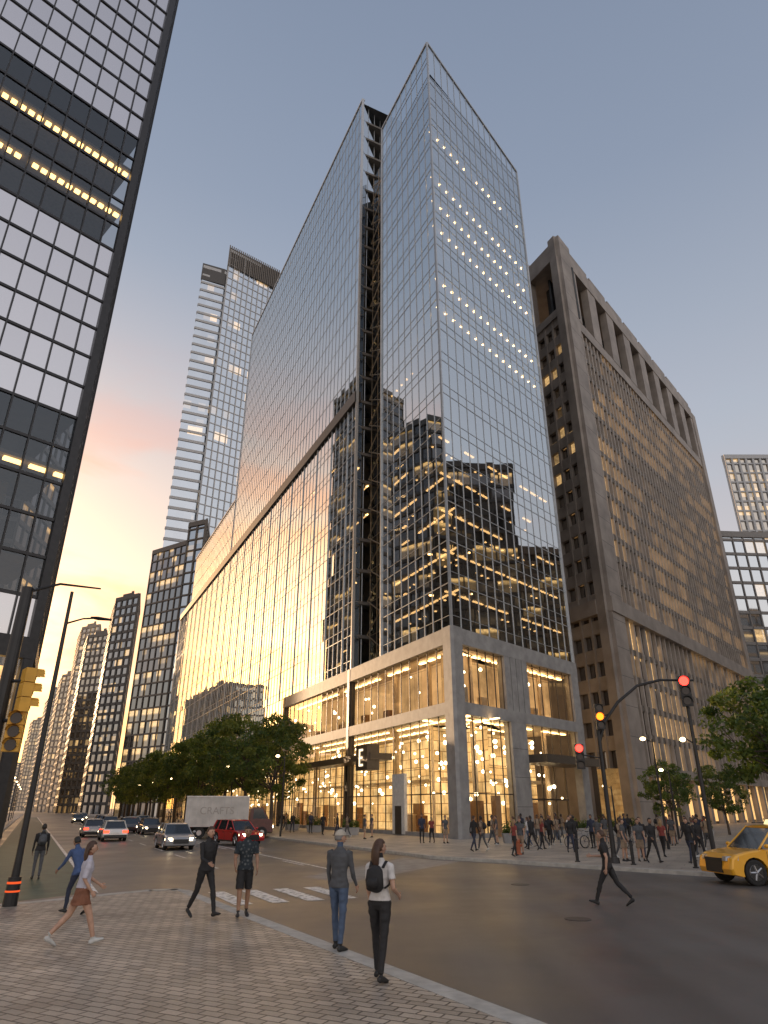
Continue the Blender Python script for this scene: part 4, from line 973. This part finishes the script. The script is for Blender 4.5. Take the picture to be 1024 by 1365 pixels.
    if backpack:
        c=[T(0,-.13*k,.63*H),T(0,-.185*k,.645*H),T(0,-.205*k,.70*H),T(0,-.19*k,.77*H),T(0,-.15*k,.80*H)]
        o.tube(c,[(.09*k,.05*k),(.135*k,.085*k),(.14*k,.09*k),(.125*k,.075*k),(.07*k,.03*k)],6,14,side=(1,0,0))
        o.tube([T(0,-.27*k,.65*H),T(0,-.30*k,.68*H),T(0,-.28*k,.72*H)],[(.08*k,.03*k),(.09*k,.035*k),(.07*k,.02*k)],6,10,side=(1,0,0))
        for sx in (-1,1): o.tube([T(sx*.10*k,-.12*k,.79*H),T(sx*.115*k,-.03*k,.835*H),T(sx*.12*k,.08*k,.80*H),T(sx*.13*k,.125*k,.72*H),T(sx*.15*k,.03*k,.66*H),T(sx*.12*k,-.10*k,.64*H)],[(.025*k,.010*k)]*6,6,6,side=(1,0,0))
    if bag:
        sx=bag; w=wr[0 if sx<0 else 1][1]
        o.tube([w+V(sx*.03,0,-.02),w+V(sx*.03,0,-.12),w+V(sx*.03,0,-.30),w+V(sx*.03,0,-.36)],[(.03,.05),(.04,.10),(.05,.12),(.04,.10)],6,12,side=(1,0,0))
    zmin=min(v[2] for v in o.v)
    o.v=[(v[0],v[1],v[2]-zmin-.004) for v in o.v]
    return o.mesh(name,mats,True)
def person(name,me,x,y,heading,z=.12):
    o=bpy.data.objects.new(name,me); scene.collection.objects.link(o); o.location=(x,y,z); o.rotation_euler=(0,0,rad(-heading)); return o
blk=cm('cloth_black',(.022,.021,.022)); nav=cm('cloth_navy',(.03,.037,.065)); den=cm('denim',(.075,.11,.18)); wht=cm('cloth_white',(.65,.62,.60)); gry=cm('cloth_grey',(.085,.088,.095)); blu=cm('cloth_blue',(.06,.10,.22)); rst=cm('cloth_rust',(.22,.09,.05)); tan_=cm('cloth_tan',(.30,.22,.15)); lav=cm('cloth_lavender',(.50,.48,.54)); red=cm('cloth_red',(.25,.05,.04))
hbr=cm('hair_brown',(.07,.035,.02),.5); hbl=cm('hair_black',(.015,.012,.01),.5); hbd=cm('hair_blond',(.30,.19,.09),.5); hgr=cm('hair_grey',(.20,.19,.18),.6)
shb=cm('shoe_black',(.02,.02,.02),.5); shw=cm('shoe_white',(.5,.5,.48),.5); capm=cm('cap_cream',(.45,.40,.33))
mm,nt,out=newmat('patterned_tee'); N=nt.nodes; Lk=nt.links; tc=N.new('ShaderNodeTexCoord'); vo=N.new('ShaderNodeTexVoronoi'); vo.inputs['Scale'].default_value=14; Lk.new(tc.outputs['Object'],vo.inputs['Vector'])
cr=N.new('ShaderNodeValToRGB'); cr.color_ramp.elements[0].color=(.16,.17,.17,1); cr.color_ramp.elements[1].position=.45; cr.color_ramp.elements[1].color=(.02,.028,.035,1); Lk.new(vo.outputs['Distance'],cr.inputs[0]); p=N.new('ShaderNodeBsdfPrincipled'); p.inputs['Roughness'].default_value=.85; Lk.new(cr.outputs[0],p.inputs['Base Color']); Lk.new(p.outputs[0],out.inputs['Surface'])
pat=mm
person('standing_man',person_mesh('man_a',1.78,((8,2),(-5,3)),((6,8,14),(8,8,28)),0,gry,den,SK[0],hgr,shb,1,1,cap=capm,turn=35,vox=.013),-.78,13.15,25)
person('standing_woman',person_mesh('woman_a',1.72,((12,4),(-12,4)),((8,7,20),(-8,12,75)),-1,wht,blk,SK[0],hbr,shb,.5,1,longhair=True,fem=True,backpack=blk,turn=30,vox=.012),-.06,11.0,22)
person('walking_woman',person_mesh('woman_b',1.64,((-22,22),(24,6)),((18,8,40),(-12,8,50)),3,lav,rst,SK[0],hbr,shw,.8,.36,skirt=True,longhair=True,fem=True,backpack=None,vox=.014),-5.4,13.6,58)
person('walking_person',person_mesh('man_b',1.60,((24,20),(-14,16)),((30,8,20),(20,8,20)),24,blu,nav,SK[1],hbl,shb,1,1,jacket=True,headnod=15),-7.0,17.3,-60)
person('walking_man',person_mesh('man_c',1.78,((24,10),(-18,18)),((-18,8,20),(22,8,50)),3,blk,blk,SK[0],hbr,shb,1,1,turn=0,vox=.014),-3.98,16.8,130)
person('walking_man.001',person_mesh('man_d',1.76,((-10,6),(10,8)),((8,10,25),(6,10,45)),0,pat,blk,SK[1],hbl,shb,.6,.95,vox=.014),-3.12,16.9,165)
person('walking_man.002',person_mesh('man_e',1.80,((28,8),(-26,20)),((-20,8,30),(24,8,65)),5,blk,blk,SK[0],hbr,shb,.55,1,vox=.014),5.9,19.8,-60,0)
person('pedestrian',person_mesh('man_f',1.74,((4,4),(-4,4)),((4,8,10),(4,8,10)),0,blk,gry,SK[2],hbl,shb,1,1,backpack=gry),-12.4,26.8,-30,.004)
cro=[person_mesh('crowd_a',1.76,((18,6),(-16,16)),((-14,7,15),(16,7,25)),2,blk,nav,SK[0],hbr,shb,1,1,vox=.025),
 person_mesh('crowd_b',1.66,((-14,14),(16,4)),((10,7,25),(-10,7,15)),2,wht,den,SK[0],hbr,shw,.5,1,longhair=True,fem=True,vox=.025),
 person_mesh('crowd_c',1.80,((3,2),(-3,3)),((5,8,12),(8,8,60)),0,nav,blk,SK[1],hbl,shb,1,1,vox=.025,jacket=True),
 person_mesh('crowd_d',1.63,((12,6),(-14,12)),((10,8,20),(-8,8,20)),2,red,blk,SK[0],hbd,shb,.5,1,longhair=True,fem=True,vox=.025),
 person_mesh('crowd_e',1.74,((16,4),(-12,16)),((-14,8,15),(14,8,20)),3,tan_,gry,SK[2],hbl,shw,.6,1,backpack=blk,vox=.025),
 person_mesh('crowd_f',1.70,((4,3),(-4,3)),((6,8,15),(6,8,15)),0,gry,tan_,SK[0],hbr,shb,.5,.9,vox=.025),
 person_mesh('crowd_g',1.78,((22,8),(-20,18)),((-18,8,15),(18,8,40)),3,blk,blk,SK[1],hbl,shb,1,1,vox=.025)]
n=0
spots=[(2.6,50.5),(3.3,51),(4.2,50.2),(5.0,41),(5.5,41.3),(7.6,43),(8.2,44),(-1.5,57),(-3,60),(-4,63),(-5.5,66),(-7,70),(-1,60.5),(-9,72),(-10.5,75),(6.9,47),(7.5,49)]
for i in range(40):
    Y=R.uniform(36,56); spots.append((R.uniform(.17,.44)*Y,Y))
for i in range(8): spots.append((R.uniform(.30,.43)*35,R.uniform(32,37)))
for i in range(12):
    b=off(kr0,R.uniform(30,110),R.uniform(3.5,8)); spots.append(b)
for x,y in spots:
    person('pedestrian.%03d'%(n+1),R.choice(cro),x,y,R.uniform(0,360),.13); n+=1

# ------------------------------------------------------------------ world, sun
SAZ=-41; SEL=8
sdir=V(math.sin(rad(SAZ))*math.cos(rad(SEL)),math.cos(rad(SAZ))*math.cos(rad(SEL)),math.sin(rad(SEL)))
w=bpy.data.worlds.new('World'); scene.world=w; w.use_nodes=True; nt=w.node_tree; N=nt.nodes; Lk=nt.links; N.clear()
out=N.new('ShaderNodeOutputWorld')
sky=N.new('ShaderNodeTexSky'); sky.sky_type='NISHITA'; sky.sun_disc=False; sky.sun_elevation=rad(SEL); sky.sun_rotation=rad(SAZ); sky.air_density=1.2; sky.dust_density=2
bg1=N.new('ShaderNodeBackground'); bg1.inputs[1].default_value=.05; Lk.new(sky.outputs[0],bg1.inputs[0])
tc=N.new('ShaderNodeTexCoord'); nm=N.new('ShaderNodeVectorMath'); nm.operation='NORMALIZE'; Lk.new(tc.outputs['Generated'],nm.inputs[0])
sp=N.new('ShaderNodeSeparateXYZ'); Lk.new(nm.outputs[0],sp.inputs[0])
cr=N.new('ShaderNodeValToRGB'); e=cr.color_ramp.elements
e[0].position=0; e[0].color=(.70,.54,.43,1); e[1].position=1; e[1].color=(.16,.20,.29,1)
for pos,c in ((.12,(.66,.56,.50,1)),(.30,(.50,.48,.50,1)),(.5,(.385,.41,.475,1)),(.75,(.235,.275,.365,1))):
    x=e.new(pos); x.color=c
Lk.new(sp.outputs[2],cr.inputs[0])
def math_(op,a,b=None,c=None):
    m_=N.new('ShaderNodeMath'); m_.operation=op
    for i,v_ in enumerate((a,b,c)):
        if v_ is None: continue
        if isinstance(v_,(int,float)): m_.inputs[i].default_value=v_
        else: Lk.new(v_,m_.inputs[i])
    return m_.outputs[0]
dt=N.new('ShaderNodeVectorMath'); dt.operation='DOT_PRODUCT'; dt.inputs[1].default_value=sdir; Lk.new(nm.outputs[0],dt.inputs[0])
dp=math_('MAXIMUM',dt.outputs['Value'],0.0)
glow=math_('POWER',dp,5.0); core=math_('POWER',dp,55.0)
def scal(col,val):
    v_=N.new('ShaderNodeVectorMath'); v_.operation='SCALE'; v_.inputs[0].default_value=col; Lk.new(val,v_.inputs['Scale']); return v_.outputs[0]
def addv(a,b):
    v_=N.new('ShaderNodeVectorMath'); v_.operation='ADD'; Lk.new(a,v_.inputs[0]); Lk.new(b,v_.inputs[1]); return v_.outputs[0]
lowm=N.new('ShaderNodeMapRange'); lowm.inputs['From Min'].default_value=.68; lowm.inputs['From Max'].default_value=.08; Lk.new(sp.outputs[2],lowm.inputs['Value'])
gl2=math_('MULTIPLY',glow,lowm.outputs[0])
col=addv(cr.outputs[0],scal((.95,.36,-.02),gl2)); col=addv(col,scal((4.6,2.2,.60),core))
mp=N.new('ShaderNodeMapping'); mp.inputs['Scale'].default_value=(1.8,1.8,7); mp.inputs['Location'].default_value=(.35,.1,.2); Lk.new(nm.outputs[0],mp.inputs[0])
cn=N.new('ShaderNodeTexNoise'); cn.inputs['Scale'].default_value=1.6; cn.inputs['Detail'].default_value=7; cn.inputs['Roughness'].default_value=.55; cn.inputs['Distortion'].default_value=.4; Lk.new(mp.outputs[0],cn.inputs['Vector'])
cmk=N.new('ShaderNodeMapRange'); cmk.inputs['From Min'].default_value=.40; cmk.inputs['From Max'].default_value=.62; cmk.interpolation_type='SMOOTHSTEP'; Lk.new(cn.outputs['Fac'],cmk.inputs['Value'])
lo2=N.new('ShaderNodeMapRange'); lo2.inputs['From Min'].default_value=.60; lo2.inputs['From Max'].default_value=.34; Lk.new(sp.outputs[2],lo2.inputs['Value'])
cm_=math_('MULTIPLY',cmk.outputs[0],lo2.outputs[0])
cg=math_('MULTIPLY',cm_,math_('ADD',glow,.05))
# clouds: warm undersides, greyer than the clear sky between them
col=addv(col,scal((.30,-.22,-.34),cg))
mxc=N.new('ShaderNodeVectorMath'); mxc.operation='MAXIMUM'; mxc.inputs[1].default_value=(.02,.02,.02); Lk.new(col,mxc.inputs[0]); col=mxc.outputs[0]
bk=N.new('ShaderNodeVectorMath'); bk.operation='DOT_PRODUCT'; bk.inputs[1].default_value=(.5,-.84,.2); Lk.new(nm.outputs[0],bk.inputs[0])
bkv=math_('POWER',math_('MAXIMUM',bk.outputs['Value'],0.0),1.5)
col=addv(col,scal((.52,.44,.38),bkv))  # added brightening of the sky behind the camera, as fill light
bg2=N.new('ShaderNodeBackground'); bg2.inputs[1].default_value=1.0; Lk.new(col,bg2.inputs[0])
ad=N.new('ShaderNodeAddShader'); Lk.new(bg1.outputs[0],ad.inputs[0]); Lk.new(bg2.outputs[0],ad.inputs[1]); Lk.new(ad.outputs[0],out.inputs['Surface'])
sl_=bpy.data.lights.new('sun','SUN'); sl_.energy=2.8; sl_.angle=rad(.5); sl_.color=(1,.66,.38)
so=bpy.data.objects.new('sun',sl_); scene.collection.objects.link(so); so.rotation_euler=(-sdir).to_track_quat('-Z','Y').to_euler(); so.location=(-60,60,120)
# ------------------------------------------------------------------ camera
cd=bpy.data.cameras.new('camera'); cd.sensor_fit='HORIZONTAL'; cd.sensor_width=36; cd.lens=31.05; cd.clip_end=6000; cd.clip_start=.1
co=bpy.data.objects.new('camera',cd); scene.collection.objects.link(co); co.location=(0,0,2.3); co.rotation_euler=(rad(90+24.1),0,0); scene.camera=co
